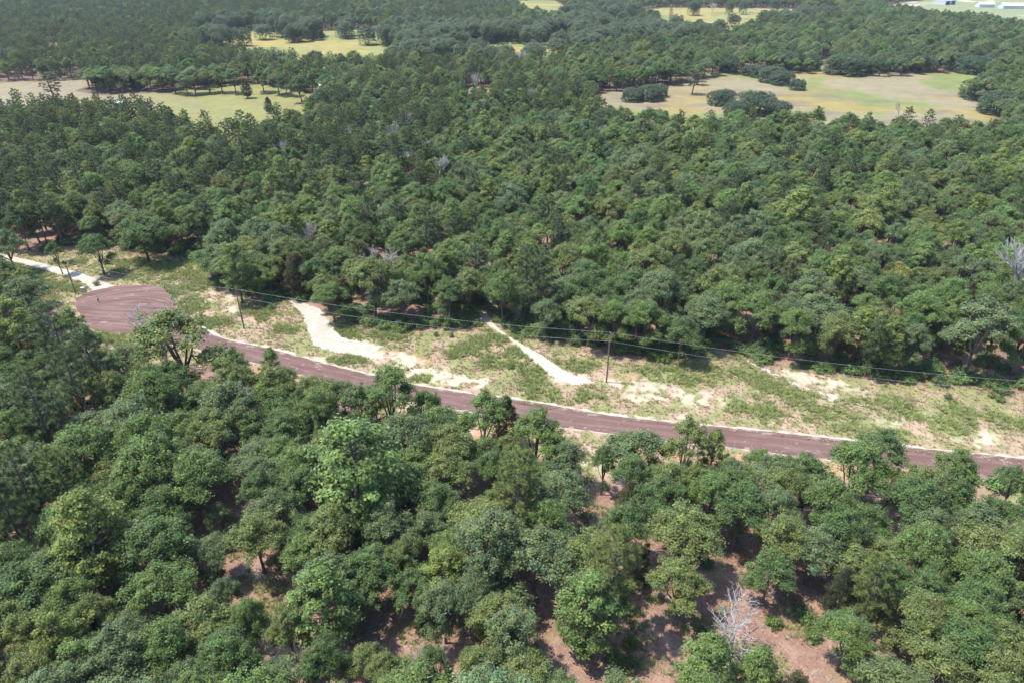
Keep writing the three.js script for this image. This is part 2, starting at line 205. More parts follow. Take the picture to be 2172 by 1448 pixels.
const roughGround = heightTexture(512, (u, v) => { let s = 0; for (let k = 0, a = 0.5, f = 8; k < 5; k++, a *= 0.6, f *= 2) { const x = u * f, y = v * f, i = Math.floor(x), j = Math.floor(y); let p = x - i, q = y - j; p = p * p * (3 - 2 * p); q = q * q * (3 - 2 * q); const h = (a1, b1) => hash2((a1 % f) + k * 977, (b1 % f) + k * 131); s += a * mix(mix(h(i, j), h(i + 1, j), p), mix(h(i, j + 1), h(i + 1, j + 1), p), q); } return s / 1.15; });
{
  const near = colourTexture(2048, 1536, (u, v, c) => {
    const x = NX0 + u * (NX1 - NX0), z = NZ0 + v * (NZ1 - NZ0), k = coverAt(x, z), f = hash2(Math.floor(x * 4.76), Math.floor(z * 5.2)) * 0.5 + 0.5 * soft(x * 5.5 + 7, z * 5.5), n1 = soft(x * 0.5 + 11, z * 0.5), n2 = soft(x * 2.1, z * 2.1), n3 = soft(x * 0.09, z * 0.09 + 5);
    const a = [LITTER[0], LITTER[1], LITTER[2]], lay = (b, t) => { for (let q = 0; q < 3; q++) a[q] = mix(a[q], b[q], t); };
    lay([0.33, 0.205, 0.148], sstep(0.4, 0.7, n1)); lay([0.19, 0.11, 0.085], 0.5 * sstep(0.5, 0.72, n2)); lay([0.40, 0.29, 0.215], 0.7 * sstep(0.66, 0.82, f)); lay([0.15, 0.082, 0.06], 0.7 * sstep(0.34, 0.2, f));
    lay(STRAW, k.v * (0.72 + 0.28 * n1)); lay([0.42, 0.29, 0.205], k.v * 0.8 * sstep(0.50, 0.66, n3)); lay([0.21, 0.225, 0.075], k.v * 0.85 * sstep(0.42, 0.56, soft(x * 0.4 + 50, z * 0.4)));
    lay(CLAY, 0.85 * k.c); lay([0.45, 0.30, 0.20], 0.5 * k.c * sstep(0.5, 0.65, n2)); lay(SAND, 0.92 * k.s); lay(GREEN, 0.9 * k.g); lay([0.225, 0.24, 0.075], 0.6 * k.g * sstep(0.45, 0.62, n2));
    const gn = 0.80 + 0.28 * n2 + 0.16 * f; c[0] = a[0] * gn; c[1] = a[1] * gn; c[2] = a[2] * gn;
  });
  const g = new THREE.PlaneGeometry(NX1 - NX0, NZ1 - NZ0, 1, 1); g.rotateX(-Math.PI / 2); g.translate((NX0 + NX1) / 2, 0, (NZ0 + NZ1) / 2);
  const p = g.attributes.position, uv = g.attributes.uv;
  for (let k = 0; k < p.count; k++) uv.setXY(k, (p.getX(k) - NX0) / (NX1 - NX0), (p.getZ(k) - NZ0) / (NZ1 - NZ0));
  const bump = roughGround.clone(); bump.repeat.set((NX1 - NX0) / 14, (NZ1 - NZ0) / 14); bump.needsUpdate = true;
  structure('woodland_floor', g, new THREE.MeshStandardMaterial({ map: near, roughness: 1, bumpMap: bump, bumpScale: 0.35 }), 0.006);
}

// sheets cut to an outline: the edge is broken up so that it frays into the grass
function fray(poly, step, amp, freq, closed = true) {
  const out = [], n = closed ? poly.length : poly.length - 1;
  for (let i = 0; i < n; i++) {
    const [ax, az] = poly[i], [bx, bz] = poly[(i + 1) % poly.length], l = Math.hypot(bx - ax, bz - az), m = Math.max(1, Math.round(l / step));
    for (let k = 0; k < m; k++) { const x = mix(ax, bx, k / m), z = mix(az, bz, k / m); out.push([x + amp * 2 * (soft(x * freq, z * freq + 30) - 0.5), z + amp * 2 * (soft(x * freq + 60, z * freq) - 0.5)]); }
  }
  if (!closed) out.push(poly[poly.length - 1]);
  return out;
}
function smooth(line, n = 8) { return new THREE.CatmullRomCurve3(line.map(([x, z]) => V(x, 0, z)), false, 'centripetal').getPoints(line.length * n).map((p) => [p.x, p.z]); }
function sheet(poly, scale) {
  const s = new THREE.Shape(poly.map(([x, z]) => new THREE.Vector2(x, -z))), g = new THREE.ShapeGeometry(s); g.rotateX(-Math.PI / 2);
  const p = g.attributes.position, uv = g.attributes.uv; for (let k = 0; k < p.count; k++) uv.setXY(k, p.getX(k) / scale, p.getZ(k) / scale);
  return g;
}
function ribbon(a, b, scale) {                       // between two lines of equal length; u runs along, v across
  const p = [], uv = [], ix = []; let s = 0;
  for (let k = 0; k < a.length; k++) {
    if (k) s += Math.hypot(a[k][0] - a[k - 1][0], a[k][1] - a[k - 1][1]);
    for (let j = 0; j <= 6; j++) { const t = j / 6; p.push(mix(a[k][0], b[k][0], t), 0.06 * (1 - (2 * t - 1) ** 2), mix(a[k][1], b[k][1], t)); uv.push(s / scale, t); }
    if (k) for (let j = 0; j < 6; j++) { const o = (k - 1) * 7 + j; ix.push(o, o + 7, o + 1, o + 1, o + 7, o + 8); }
  }
  const g = new THREE.BufferGeometry(); g.setAttribute('position', new THREE.Float32BufferAttribute(p, 3)); g.setAttribute('uv', new THREE.Float32BufferAttribute(uv, 2)); g.setIndex(ix); g.computeVertexNormals(); return g;
}
const chalkMap = colourTexture(512, 512, (u, v, c) => { const n = soft(u * 40, v * 40), big = soft(u * 9 + 3, v * 9), f = hash2(Math.floor(u * 256), Math.floor(v * 256)), k = 0.66 + 0.22 * n + 0.34 * big + 0.16 * (f - 0.5); c[0] = CHALK[0] * k; c[1] = CHALK[1] * k * (0.95 + 0.08 * big); c[2] = CHALK[2] * k * (0.84 + 0.24 * big); });
const sandMap = colourTexture(512, 512, (u, v, c) => { const n = soft(u * 34, v * 34), f = hash2(Math.floor(u * 256), Math.floor(v * 256)), k = 0.80 + 0.26 * n + 0.14 * (f - 0.5); c[0] = 0.53 * k; c[1] = 0.465 * k; c[2] = 0.375 * k; });
for (const t of [chalkMap, sandMap]) t.wrapS = t.wrapT = THREE.MirroredRepeatWrapping;
const chalk = new THREE.MeshStandardMaterial({ map: chalkMap, roughness: 1, bumpMap: roughGround, bumpScale: 0.12 });
const sandy = new THREE.MeshStandardMaterial({ map: sandMap, roughness: 1, bumpMap: roughGround, bumpScale: 0.15 });
const edgeFar = smooth(roadFar), edgeNear0 = smooth(roadNear);
const along = (line, n) => { const len = [0]; for (let k = 1; k < line.length; k++) len.push(len[k - 1] + Math.hypot(line[k][0] - line[k - 1][0], line[k][1] - line[k - 1][1])); const out = []; let j = 0; for (let k = 0; k <= n; k++) { const s = (len.at(-1) * k) / n; while (j < len.length - 2 && len[j + 1] < s) j++; const t = (s - len[j]) / (len[j + 1] - len[j] || 1); out.push([mix(line[j][0], line[j + 1][0], t), mix(line[j][1], line[j + 1][1], t)]); } return out; };
const edgeA = along(edgeFar, 220), edgeB = along(edgeNear0, 220);
const shifted = (line, other, d, amp, seed) => line.map(([x, z], k) => { const [ox, oz] = other[k], l = Math.hypot(ox - x, oz - z), w = d + amp * (soft(k * 0.8 + seed, seed) - 0.5) * 2; return [x - ((ox - x) / l) * w, z - ((oz - z) / l) * w]; });
function strip(a, b) { const p = [], uv = [], ix = []; a.forEach(([x, z], k) => { p.push(x, 0, z, b[k][0], 0, b[k][1]); uv.push(x / 9, z / 9, b[k][0] / 9, b[k][1] / 9); if (k) ix.push(2 * k - 2, 2 * k, 2 * k - 1, 2 * k - 1, 2 * k, 2 * k + 1); }); const g = new THREE.BufferGeometry(); g.setAttribute('position', new THREE.Float32BufferAttribute(p, 3)); g.setAttribute('uv', new THREE.Float32BufferAttribute(uv, 2)); g.setIndex(ix); g.computeVertexNormals(); return g; }
structure('road_shoulder', strip(shifted(edgeA, edgeB, 0.5, 1.0, 3), shifted(edgeA, edgeB, -0.8, 0, 1)), chalk, 0.018);
structure('road_shoulder_001', strip(shifted(edgeB, edgeA, 0.25, 0.75, 9), shifted(edgeB, edgeA, -0.8, 0, 5)), chalk, 0.018);
structure('gravel_drive', sheet(fray(driveWest, 0.8, 0.35, 0.9), 12), chalk, 0.014);
structure('gravel_drive_001', sheet(fray(driveMiddle, 0.35, 1.0, 0.9), 12), chalk, 0.014);
structure('sand_path', sheet(fray(footpath, 0.3, 0.75, 1.1), 9), sandy, 0.014);
{
  const w = trailEast.map(([x, z], k) => 0.45 + 0.25 * Math.sin(k * 1.7)), l = smooth(trailEast, 10), a = [], b = [];
  l.forEach(([x, z], k) => { const q = l[Math.min(k + 1, l.length - 1)], o = l[Math.max(k - 1, 0)], dx = q[0] - o[0], dz = q[1] - o[1], m = Math.hypot(dx, dz), ww = 0.5 + 0.5 * (soft(k * 0.3, 3) - 0.5) * 2; a.push([x - (dz / m) * ww, z + (dx / m) * ww]); b.push([x + (dz / m) * ww, z - (dx / m) * ww]); });
  structure('sand_path_001', strip(a, b), sandy, 0.014);
}
// the road: crushed red-brown millings, streaked along the way the grader went
const redDirt = (n, m, f, c) => { const k = 0.72 + 0.42 * n + 0.12 * (f - 0.5); c[0] = mix(0.150, 0.222, m) * k; c[1] = mix(0.080, 0.138, m) * k; c[2] = mix(0.064, 0.114, m) * k; };
const roadMap = colourTexture(2048, 256, (u, v, c) => {
  const f = hash2(Math.floor(u * 2048), Math.floor(v * 256)), streak = soft(u * 22, v * 26), patch = soft(u * 34 + 5, v * 5), fine = soft(u * 160, v * 30 + 9);
  const wob = 0.02 * (soft(u * 9, 3) - 0.5), track = Math.exp(-(((v - 0.30 + wob) / 0.075) ** 2)) + Math.exp(-(((v - 0.68 + wob) / 0.075) ** 2));
  redDirt(0.5 * streak + 0.5 * fine, clamp(0.12 + 0.8 * (patch - 0.35) + 0.7 * (streak - 0.5) + 0.34 * track * (0.5 + patch)), f, c);
  const spill = sstep(0.70, 0.86, soft(u * 90, v * 7 + 40) + 0.34 * Math.pow(Math.abs(2 * v - 1), 5)); for (let k = 0; k < 3; k++) c[k] = mix(c[k], [0.40, 0.32, 0.26][k], 0.55 * spill);
});
roadMap.wrapS = THREE.RepeatWrapping;
const [TX, TZ] = [-102.2,-159.4], TB = [-132, -56, -186, -130];
const turnMap = colourTexture(1024, 768, (u, v, c) => {
  const x = mix(TB[0], TB[1], u), z = mix(TB[2], TB[3], v), dx = x - TX, dz = z - TZ, r = Math.hypot(dx, dz * 1.2), q = Math.atan2(dz, dx), arc = sstep(-3, -9, dz + 3 * (soft(x * 0.2, z * 0.2) - 0.5)), f = hash2(Math.floor(x * 9), Math.floor(z * 9));
  const rings = soft(r * 1.5, q * 1.6), bands = soft((x * 0.97 + z * 0.25) * 0.10, (z - x * 0.12) * 1.5 + 50), streak = mix(bands, rings, arc), patch = soft(x * 0.13, z * 0.13 + 8);
  redDirt(0.75 * streak + 0.25 * soft(x * 3, z * 3), clamp(0.12 + 2.2 * (streak - 0.42) + 1.2 * (patch - 0.45)), f, c);
  const pale = sstep(0.66, 0.76, soft(x * 0.35 + 20, z * 0.9)); for (let k = 0; k < 3; k++) c[k] = mix(c[k], [0.36, 0.25, 0.20][k], 0.5 * pale);
});
{
  const road = new THREE.Group(); road.name = 'road'; road.userData.kind = 'structure'; scene.add(road);
  const fine = roughGround.clone(); fine.repeat.set(3, 1.4); fine.needsUpdate = true;
  const fa = edgeA.map(([x, z], k) => [x, z + 0.22 * (soft(k * 0.5, 2) - 0.5)]), fb = edgeB.map(([x, z], k) => [x, z + 0.3 * (soft(k * 0.5, 8) - 0.5)]);
  part(road, 'carriageway', ribbon(fa, fb, 120), new THREE.MeshStandardMaterial({ map: roadMap, roughness: 0.95, bumpMap: fine, bumpScale: 0.05 })).position.y = 0.03;
  const g = sheet(fray(turnaround, 0.7, 0.3, 0.7), 1), p = g.attributes.position, uv = g.attributes.uv;
  for (let k = 0; k < p.count; k++) uv.setXY(k, (p.getX(k) - TB[0]) / (TB[1] - TB[0]), (p.getZ(k) - TB[2]) / (TB[3] - TB[2]));
  const b2 = roughGround.clone(); b2.repeat.set(8, 6); b2.needsUpdate = true;
  part(road, 'turning_circle', g, new THREE.MeshStandardMaterial({ map: turnMap, roughness: 0.95, bumpMap: b2, bumpScale: 0.08 })).position.y = 0.022;
}

// ---------------------------------------------------------------- trees: a few individuals of each kind, then copies
const barkMap = colourTexture(64, 128, (u, v, c) => { const n = fbm(u * 14, v * 6, 4), k = 0.55 + 0.9 * n; c[0] = 0.15 * k; c[1] = 0.125 * k; c[2] = 0.105 * k; });
barkMap.wrapS = barkMap.wrapT = THREE.RepeatWrapping;
const bark = new THREE.MeshStandardMaterial({ color: lin(0.135, 0.11, 0.095), vertexColors: true, roughness: 1 });
const deadBark = new THREE.MeshStandardMaterial({ color: lin(0.46, 0.43, 0.41), vertexColors: true, roughness: 1 });
const leafMaterial = (r, g, b, t = 0.42) => new THREE.MeshPhysicalMaterial({ color: lin(r, g, b), vertexColors: true, roughness: 0.9, transmission: t, thickness: 0, specularIntensity: 0.5, side: THREE.DoubleSide });
const TONES = {                                      // leaf colours with the words that describe them; about four tenths of the light passes through a leaf
  oak: [['grey-green', leafMaterial(0.178, 0.236, 0.092)], ['mid-green', leafMaterial(0.168, 0.246, 0.062)], ['deep green', leafMaterial(0.132, 0.206, 0.058)], ['olive-green', leafMaterial(0.216, 0.262, 0.076)]],
  pine: [['dark green', leafMaterial(0.118, 0.168, 0.048)], ['yellow-green', leafMaterial(0.185, 0.225, 0.055)]],
  cedar: [['olive-brown', leafMaterial(0.150, 0.158, 0.060)], ['dusky green', leafMaterial(0.110, 0.145, 0.062)]],
  gum: [['bright green', leafMaterial(0.186, 0.278, 0.075)], ['fresh yellow-green', leafMaterial(0.222, 0.282, 0.066)]],
  fieldTree: [['soft green', leafMaterial(0.160, 0.205, 0.095)], ['dark green', leafMaterial(0.120, 0.170, 0.072)]],
  thicket: [['blue-green', leafMaterial(0.115, 0.162, 0.085)], ['deep green', leafMaterial(0.100, 0.152, 0.066)]],
  shrub: [['bright green', leafMaterial(0.165, 0.250, 0.065)], ['mid-green', leafMaterial(0.125, 0.190, 0.068)]],
};
const barkCol = () => { const k = rr(0.75, 1.25); return [k, k, k]; };
function bent(a, b, n, wander) { const out = [a.clone()]; for (let k = 1; k < n; k++) out.push(a.clone().lerp(b, k / n).add(V(gauss(), gauss(), gauss()).multiplyScalar(wander))); out.push(b.clone()); return out; }
function clump(s, x, y, z, r, n, size, out, flat = 0.7, tint = null) {      // a spray of leaves round a twig end
  const k0 = rr(0.76, 1.24), hue = tint ?? gauss() * 0.075;
  for (let q = 0; q < n; q++) {
    let dx = gauss(), dy = gauss(), dz = gauss(); const l = Math.hypot(dx, dy, dz) || 1, rad = r * (0.12 + 1.08 * Math.pow(rnd(), 0.62)) * (q % 9 === 0 ? 1.3 : 1); dx /= l; dy /= l; dz /= l;
    if (dy < -0.55) dy *= -0.7;
    const px = x + dx * rad, py = y + dy * rad * flat, pz = z + dz * rad;
    let nx = dx * 0.55 + out.x * 0.45 + gauss() * 0.62, ny = dy * 0.4 + 0.55 + gauss() * 0.55, nz = dz * 0.55 + out.z * 0.45 + gauss() * 0.62; const m = Math.hypot(nx, ny, nz) || 1;
    const k = k0 * rr(0.52, 1.48), sz = size * rr(0.65, 1.35);
    s.leaf(px, py, pz, nx / m, ny / m, nz / m, sz, sz * rr(0.5, 0.72), rnd() * 6.28, k * (1 + hue * 2), k, k * (1 - hue * 1.5));
  }
}
const protos = { fieldTree: [], oak: [], pine: [], cedar: [], gum: [], thicket: [], shrub: [], dead: [], smallOak: [] };
// an oak of unit habit: crown about 11 m across and 13 m tall
function makeOak({ R = 5.5, H = 13, lobes = 8, leaves = 21000, sparse = 0, skirt = 0.2, size = 0.285 }) {
  const wood = new Shape3(), twigs = new Shape3(), crown = new Shape3(), fork = V(gauss() * 0.5, H * rr(0.24, 0.34), gauss() * 0.5), r0 = 0.26 * rr(0.85, 1.2);
  wood.tube([V(0, -0.15, 0), V(0, 0.35, 0), ...bent(V(0, 0.5, 0), fork, 3, 0.12).slice(1)], [r0 * 1.7, r0 * 1.25, r0, r0 * 0.92, r0 * 0.85], 8, barkCol());
  const list = [{ c: V(gauss() * 0.7, H * 0.81, gauss() * 0.7), r: R * rr(0.36, 0.44) }], turn = rnd() * 6.28, total = lobes + 7;
  for (let k = 0; k < total; k++) {
    const q = turn + k * 2.39996 + gauss() * 0.3, a = Math.sqrt((k + 0.6) / total), d = R * (0.16 + 0.60 * a) * rr(0.88, 1.1), low = a > 0.75 && k % 3 === 0;
    list.push({ c: V(Math.cos(q) * d, H * ((low ? rr(0.33, 0.44) : 0.84 - 0.40 * Math.pow(d / R, 1.6)) + gauss() * 0.045), Math.sin(q) * d), r: R * rr(0.17, 0.38) });
  }
  const area = list.reduce((a, l) => a + l.r * l.r, 0);
  const joints = [];                                 // five limbs leave the fork; lesser ones leave the limbs
  for (const [at, { c, r }] of list.entries()) {
    const from = at < 6 ? fork : joints.reduce((b, p) => (p.distanceTo(c) < b.distanceTo(c) ? p : b), joints[0]);
    const mid = from.clone().lerp(c, 0.5).add(V(gauss() * 0.25, -0.04 * H + gauss() * 0.3, gauss() * 0.25)); if (at < 6) joints.push(mid, c.clone().lerp(mid, 0.4));
    const limb = [from.clone(), from.clone().lerp(mid, 0.55), mid, c.clone().lerp(mid, 0.3), c.clone()], lr = r0 * (at < 6 ? 0.55 : 0.3) * Math.sqrt(r / (R * 0.3));
    wood.tube(limb, [lr * 1.1, lr, lr * 0.8, lr * 0.5, lr * 0.28], 6, barkCol());
    const n = Math.max(8, Math.round(((1 - sparse) * leaves * r * r) / area / 78));
    for (let k = 0; k < n; k++) {
      let dx = gauss(), dy = gauss() + 0.35, dz = gauss(); const l = Math.hypot(dx, dy, dz) || 1; dx /= l; dy /= l; dz /= l;
      if (dy < -skirt) dy = -dy * 0.5;
      const rad = r * rr(0.55, 1.16) * (k % 4 === 0 ? rr(0.4, 0.9) : 1), p = V(c.x + dx * rad, c.y + dy * rad * 0.95, c.z + dz * rad), out = V(dx * 0.6 + c.x / R * 0.5, dy, dz * 0.6 + c.z / R * 0.5);
      clump(crown, p.x, p.y, p.z, rr(0.5, 1.0), Math.round(rr(50, 106)), size, out, 0.85);
      if (k % 2 === 0) wood.tube([c.clone().lerp(limb[3], rnd()), c.clone().lerp(p, 0.55).add(V(0, gauss() * 0.15, 0)), p], [lr * 0.26, lr * 0.17, lr * 0.07], 4, barkCol());
    }
  }
  for (let k = 0; k < 12 + sparse * 40; k++) { const l = list[Math.floor(rnd() * list.length)], q = V(gauss(), Math.abs(gauss()) + 0.2, gauss()).normalize().multiplyScalar(l.r * rr(0.95, 1.4)), e = l.c.clone().add(q); twigs.tube(bent(l.c, e, 3, 0.18), [0.07, 0.055, 0.04, 0.02], 4, [1, 1, 1]); }
  return { trunk: wood.build(), crown: crown.build(), twigs: twigs.build(), R, H };
}
function makeGum() {
  const wood = new Shape3(), crown = new Shape3(), H = 14.5, R = 3.5;
  wood.tube(bent(V(0, -0.15, 0), V(0, H * 0.94, 0), 5, 0.1), [0.30, 0.24, 0.2, 0.14, 0.08, 0.03], 7, barkCol());
  const n = 150;
  for (let k = 0; k < n; k++) {
    const t = Math.pow(rnd(), 0.9), y = H * (0.22 + 0.78 * t), w = R * Math.pow(Math.sin(Math.PI * clamp(0.16 + 0.80 * t)), 0.75) * rr(0.55, 1.12), q = k * 2.4 + gauss() * 0.4, p = V(Math.cos(q) * w, y, Math.sin(q) * w);
    clump(crown, p.x, p.y, p.z, rr(0.45, 0.85), Math.round(rr(60, 105)), 0.31, V(Math.cos(q), 0.2, Math.sin(q)), 0.7, 0.02 + gauss() * 0.04);
    if (k % 2) wood.tube([V(0, y - w * 0.35, 0), p.clone().lerp(V(0, y - w * 0.35, 0), 0.5), p], [0.06, 0.04, 0.015], 4, barkCol());
  }
  return { trunk: wood.build(), crown: crown.build(), R, H };
}
function makePine({ H = 18, R = 3.3, from = 0.42 }) {
  const wood = new Shape3(), crown = new Shape3();
  wood.tube(bent(V(0, -0.15, 0), V(gauss() * 0.5, H * 0.97, gauss() * 0.5), 6, 0.08), [0.27, 0.23, 0.2, 0.17, 0.13, 0.08, 0.03], 7, barkCol());
  const lean = gauss() * 0.3;
  for (let k = 0; k < 46; k++) {
    const t = (k + rnd()) / 46, y = H * (from + (1 - from) * t), w = R * Math.pow(Math.sin(Math.PI * clamp(0.14 + 0.78 * Math.pow(t, 0.9))), 0.8) * rr(0.6, 1.15), q = k * 2.399 + gauss() * 0.3, tip = V(Math.cos(q) * w + lean * t, y + w * rr(0.05, 0.3), Math.sin(q) * w);
    wood.tube([V(lean * t, y - 0.2, 0), tip.clone().multiply(V(0.5, 1, 0.5)).add(V(0, -0.12, 0)), tip], [0.07, 0.045, 0.02], 4, barkCol());
    for (let j = 0; j < 4; j++) {
      const a = rr(0.45, 1.05), cx = tip.x * a + gauss() * 0.45, cy = mix(y, tip.y, a) + gauss() * 0.25, cz = tip.z * a + gauss() * 0.45, k0 = rr(0.82, 1.2);
      for (let m = 0; m < 60; m++) {
        let dx = gauss(), dy = gauss() * 0.8 + 0.45, dz = gauss(); const l = Math.hypot(dx, dy, dz) || 1, o = rr(0, 0.3), kk = k0 * rr(0.75, 1.25);
        crown.blade(cx + dx / l * o, cy + dy / l * o, cz + dz / l * o, dx / l, dy / l, dz / l, rr(0.3, 0.55), 0.085, kk, kk, kk * rr(0.85, 1.1));
      }
    }
  }
  return { trunk: wood.build(), crown: crown.build(), R, H };
}
function makeCedar({ H = 9.5, R = 2.5, blunt = 0.5 }) {
  const wood = new Shape3(), crown = new Shape3();
  wood.tube(bent(V(0, -0.15, 0), V(0, H * 0.9, 0), 4, 0.08), [0.22, 0.18, 0.13, 0.08, 0.03], 6, barkCol());
  for (let k = 0; k < 330; k++) {
    const t = Math.pow(rnd(), 1.25), y = H * (0.10 + 0.88 * t), w = R * Math.pow(1 - t, blunt) * (0.55 + 0.45 * sstep(0, 0.2, t)) * rr(0.55, 1.12) * (0.85 + 0.3 * noise(Math.floor(k / 14), 3)), q = k * 2.4, x = Math.cos(q) * w, z = Math.sin(q) * w, k0 = rr(0.8, 1.2), br = noise(k * 0.7, 9) * 0.25;
    for (let m = 0; m < 44; m++) { let dx = gauss() * 0.6 + Math.cos(q) * 0.5, dy = 0.75 + gauss() * 0.5, dz = gauss() * 0.6 + Math.sin(q) * 0.5; const l = Math.hypot(dx, dy, dz) || 1, kk = k0 * rr(0.75, 1.25), o = 0.32; crown.blade(x + gauss() * o, y + gauss() * o, z + gauss() * o, dx / l, dy / l, dz / l, rr(0.2, 0.42), 0.10, kk * (1 + br), kk, kk); }
  }
  return { trunk: wood.build(), crown: crown.build(), R, H };
}
function makeThicket({ R = 6.2, H = 7.2 }) {           // a dome of growth that reaches the grass
  const wood = new Shape3(), crown = new Shape3(), tall = H / 7.2;
  for (let k = 0; k < 5; k++) { const q = k * 1.26 + gauss() * 0.2; wood.tube(bent(V(Math.cos(q), -0.1, Math.sin(q)), V(Math.cos(q) * 3, H * 0.6, Math.sin(q) * 3), 3, 0.2), [0.18, 0.14, 0.09, 0.04], 5, barkCol()); }
  const list = []; for (let k = 0; k < 11; k++) { const q = k * 2.4, d = R * 0.68 * Math.sqrt((k + 0.5) / 11); list.push([Math.cos(q) * d, (H - 2.6) * (1 - 0.5 * (d / R) ** 2) * rr(0.75, 1), Math.sin(q) * d, rr(2.1, 2.9)]); }
  for (const [cx, cy, cz, r] of list) for (let k = 0; k < 24 + 8 * tall; k++) { let dx = gauss() + cx / R * 0.6, dy = gauss() * 0.9 + 0.25, dz = gauss() + cz / R * 0.6; const l = Math.hypot(dx, dy, dz) || 1; dx /= l; dy /= l; dz /= l; const y = Math.max(0.35, cy + dy * r * tall); clump(crown, cx + dx * r, y, cz + dz * r, rr(0.5, 0.95), 62, 0.28, V(dx, dy, dz), 0.85); }
  for (let k = 0; k < 90; k++) { const q = rnd() * 6.28, d = R * rr(0.82, 0.98); clump(crown, Math.cos(q) * d, rr(0.3, 2.2 * tall * tall), Math.sin(q) * d, rr(0.5, 0.8), 46, 0.30, V(Math.cos(q), 0.2, Math.sin(q)), 0.8); }
  return { trunk: wood.build(), crown: crown.build(), R, H };
}
function makeShrub() {
  const wood = new Shape3(), crown = new Shape3(), n = 16;
  for (let k = 0; k < n; k++) { const q = k * 2.4, d = 1.15 * Math.sqrt((k + 0.5) / n), y = rr(0.4, 1.6) * (1.15 - 0.5 * d), p = V(Math.cos(q) * d, y, Math.sin(q) * d); wood.tube([V(Math.cos(q) * 0.1, -0.05, Math.sin(q) * 0.1), p.clone().multiplyScalar(0.5), p], [0.035, 0.025, 0.01], 4, barkCol()); clump(crown, p.x, p.y, p.z, rr(0.35, 0.6), 46, 0.24, V(Math.cos(q) * d, 0.6, Math.sin(q) * d), 0.85); }
  return { trunk: wood.build(), crown: crown.build(), R: 1.5, H: 1.9 };
}
function makeDead({ H = 10, spread = 1, levels = 5 }) {
  const wood = new Shape3();
  (function grow(p, d, len, r, lv) {
    const e = p.clone().addScaledVector(d, len), m = p.clone().lerp(e, 0.5).add(V(gauss(), gauss() * 0.5, gauss()).multiplyScalar(len * 0.09)); const k = rr(0.8, 1.2);
    wood.tube([p, m, e], [r, r * 0.82, r * 0.62], lv > 3 ? 6 : 4, [k, k, k]);
    if (lv <= 0) return;
    const n = lv > 3 ? 3 : 2 + (rnd() < 0.55 ? 1 : 0);
    for (let j = 0; j < n; j++) grow(e, d.clone().add(V(gauss() * spread, gauss() * 0.5 * spread + 0.08, gauss() * spread)).normalize(), len * rr(0.6, 0.86), r * 0.6, lv - 1);
    if (lv < 4) grow(m, d.clone().add(V(gauss(), gauss() * 0.5, gauss()).multiplyScalar(spread * 1.3)).normalize(), len * rr(0.45, 0.7), r * 0.42, lv - 1);
  })(V(0, -0.15, 0), V(gauss() * 0.12, 1, gauss() * 0.12).normalize(), H * 0.25, H * 0.026, levels);
  return { trunk: wood.build(), crown: null, R: H * 0.35, H };
}
reseed(11); for (let k = 0; k < 8; k++) protos.oak.push(makeOak({ lobes: 7 + (k % 3), R: rr(5.1, 5.8), H: rr(12.2, 13.8), skirt: rr(0.1, 0.4), sparse: [0.10, 0.20, 0.08, 0.26, 0.12, 0.16, 0.22, 0.10][k] }));
reseed(12); for (let k = 0; k < 3; k++) protos.smallOak.push(makeOak({ lobes: 6, R: 5.2, H: 14.5, leaves: 16000, sparse: rr(0.2, 0.36), size: 0.3 }));
reseed(13); for (let k = 0; k < 4; k++) protos.pine.push(makePine({ H: rr(16.5, 18.5), R: rr(3.1, 3.9), from: rr(0.3, 0.5) }));
reseed(14); for (let k = 0; k < 3; k++) protos.cedar.push(makeCedar({ H: rr(9, 10.5), R: rr(2.3, 2.9), blunt: rr(0.42, 0.7) }));
reseed(15); for (let k = 0; k < 3; k++) protos.gum.push(makeGum());
reseed(16); for (let k = 0; k < 2; k++) protos.thicket.push(makeThicket({}));
reseed(19); for (let k = 0; k < 3; k++) protos.fieldTree.push(makeThicket({ R: 5.6, H: rr(12.5, 14.5) }));
reseed(17); for (let k = 0; k < 3; k++) protos.shrub.push(makeShrub());
reseed(18); for (let k = 0; k < 4; k++) protos.dead.push(makeDead({ H: rr(9.5, 11.5), spread: [0.55, 0.75, 0.5, 0.95][k], levels: k === 3 ? 6 : 5 }));

// --- where they stand. Surveyed trees first: x, z, crown width, then kind, tone and words
const trees = [], cell = 12, grid = new Map();
const key = (i, j) => i * 100003 + j;
function near(x, z, r, k) { const R = (r + 8) * k; const i0 = Math.floor((x - R) / cell), i1 = Math.floor((x + R) / cell), j0 = Math.floor((z - R) / cell), j1 = Math.floor((z + R) / cell); for (let i = i0; i <= i1; i++) for (let j = j0; j <= j1; j++) for (const t of grid.get(key(i, j)) ?? []) if (Math.hypot(t.x - x, t.z - z) < (t.r + r) * k) return true; return false; }
function plant(kind, x, z, width, o = {}) {
  const list = protos[kind], proto = o.proto ?? Math.floor(rnd() * list.length), p = list[proto], s = width / 2 / p.R, t = { kind, x, z, r: width / 2, s, sy: o.height ? o.height / p.H : clamp(0.45 + 0.55 * s, 0.3, 1.5) * (kind === 'shrub' ? 1 : o.label ? rr(0.95, 1.1) : rr(0.82, 1.2)), turn: rnd() * 6.28, proto, tone: o.tone ?? Math.floor(rnd() * (TONES[kind === 'smallOak' ? 'oak' : kind]?.length ?? 1)), label: o.label, lean: o.lean ?? gauss() * 0.03 };
  trees.push(t); const c = key(Math.floor(x / cell), Math.floor(z / cell)); if (!grid.has(c)) grid.set(c, []); grid.get(c).push(t); return t;
}
reseed(21);
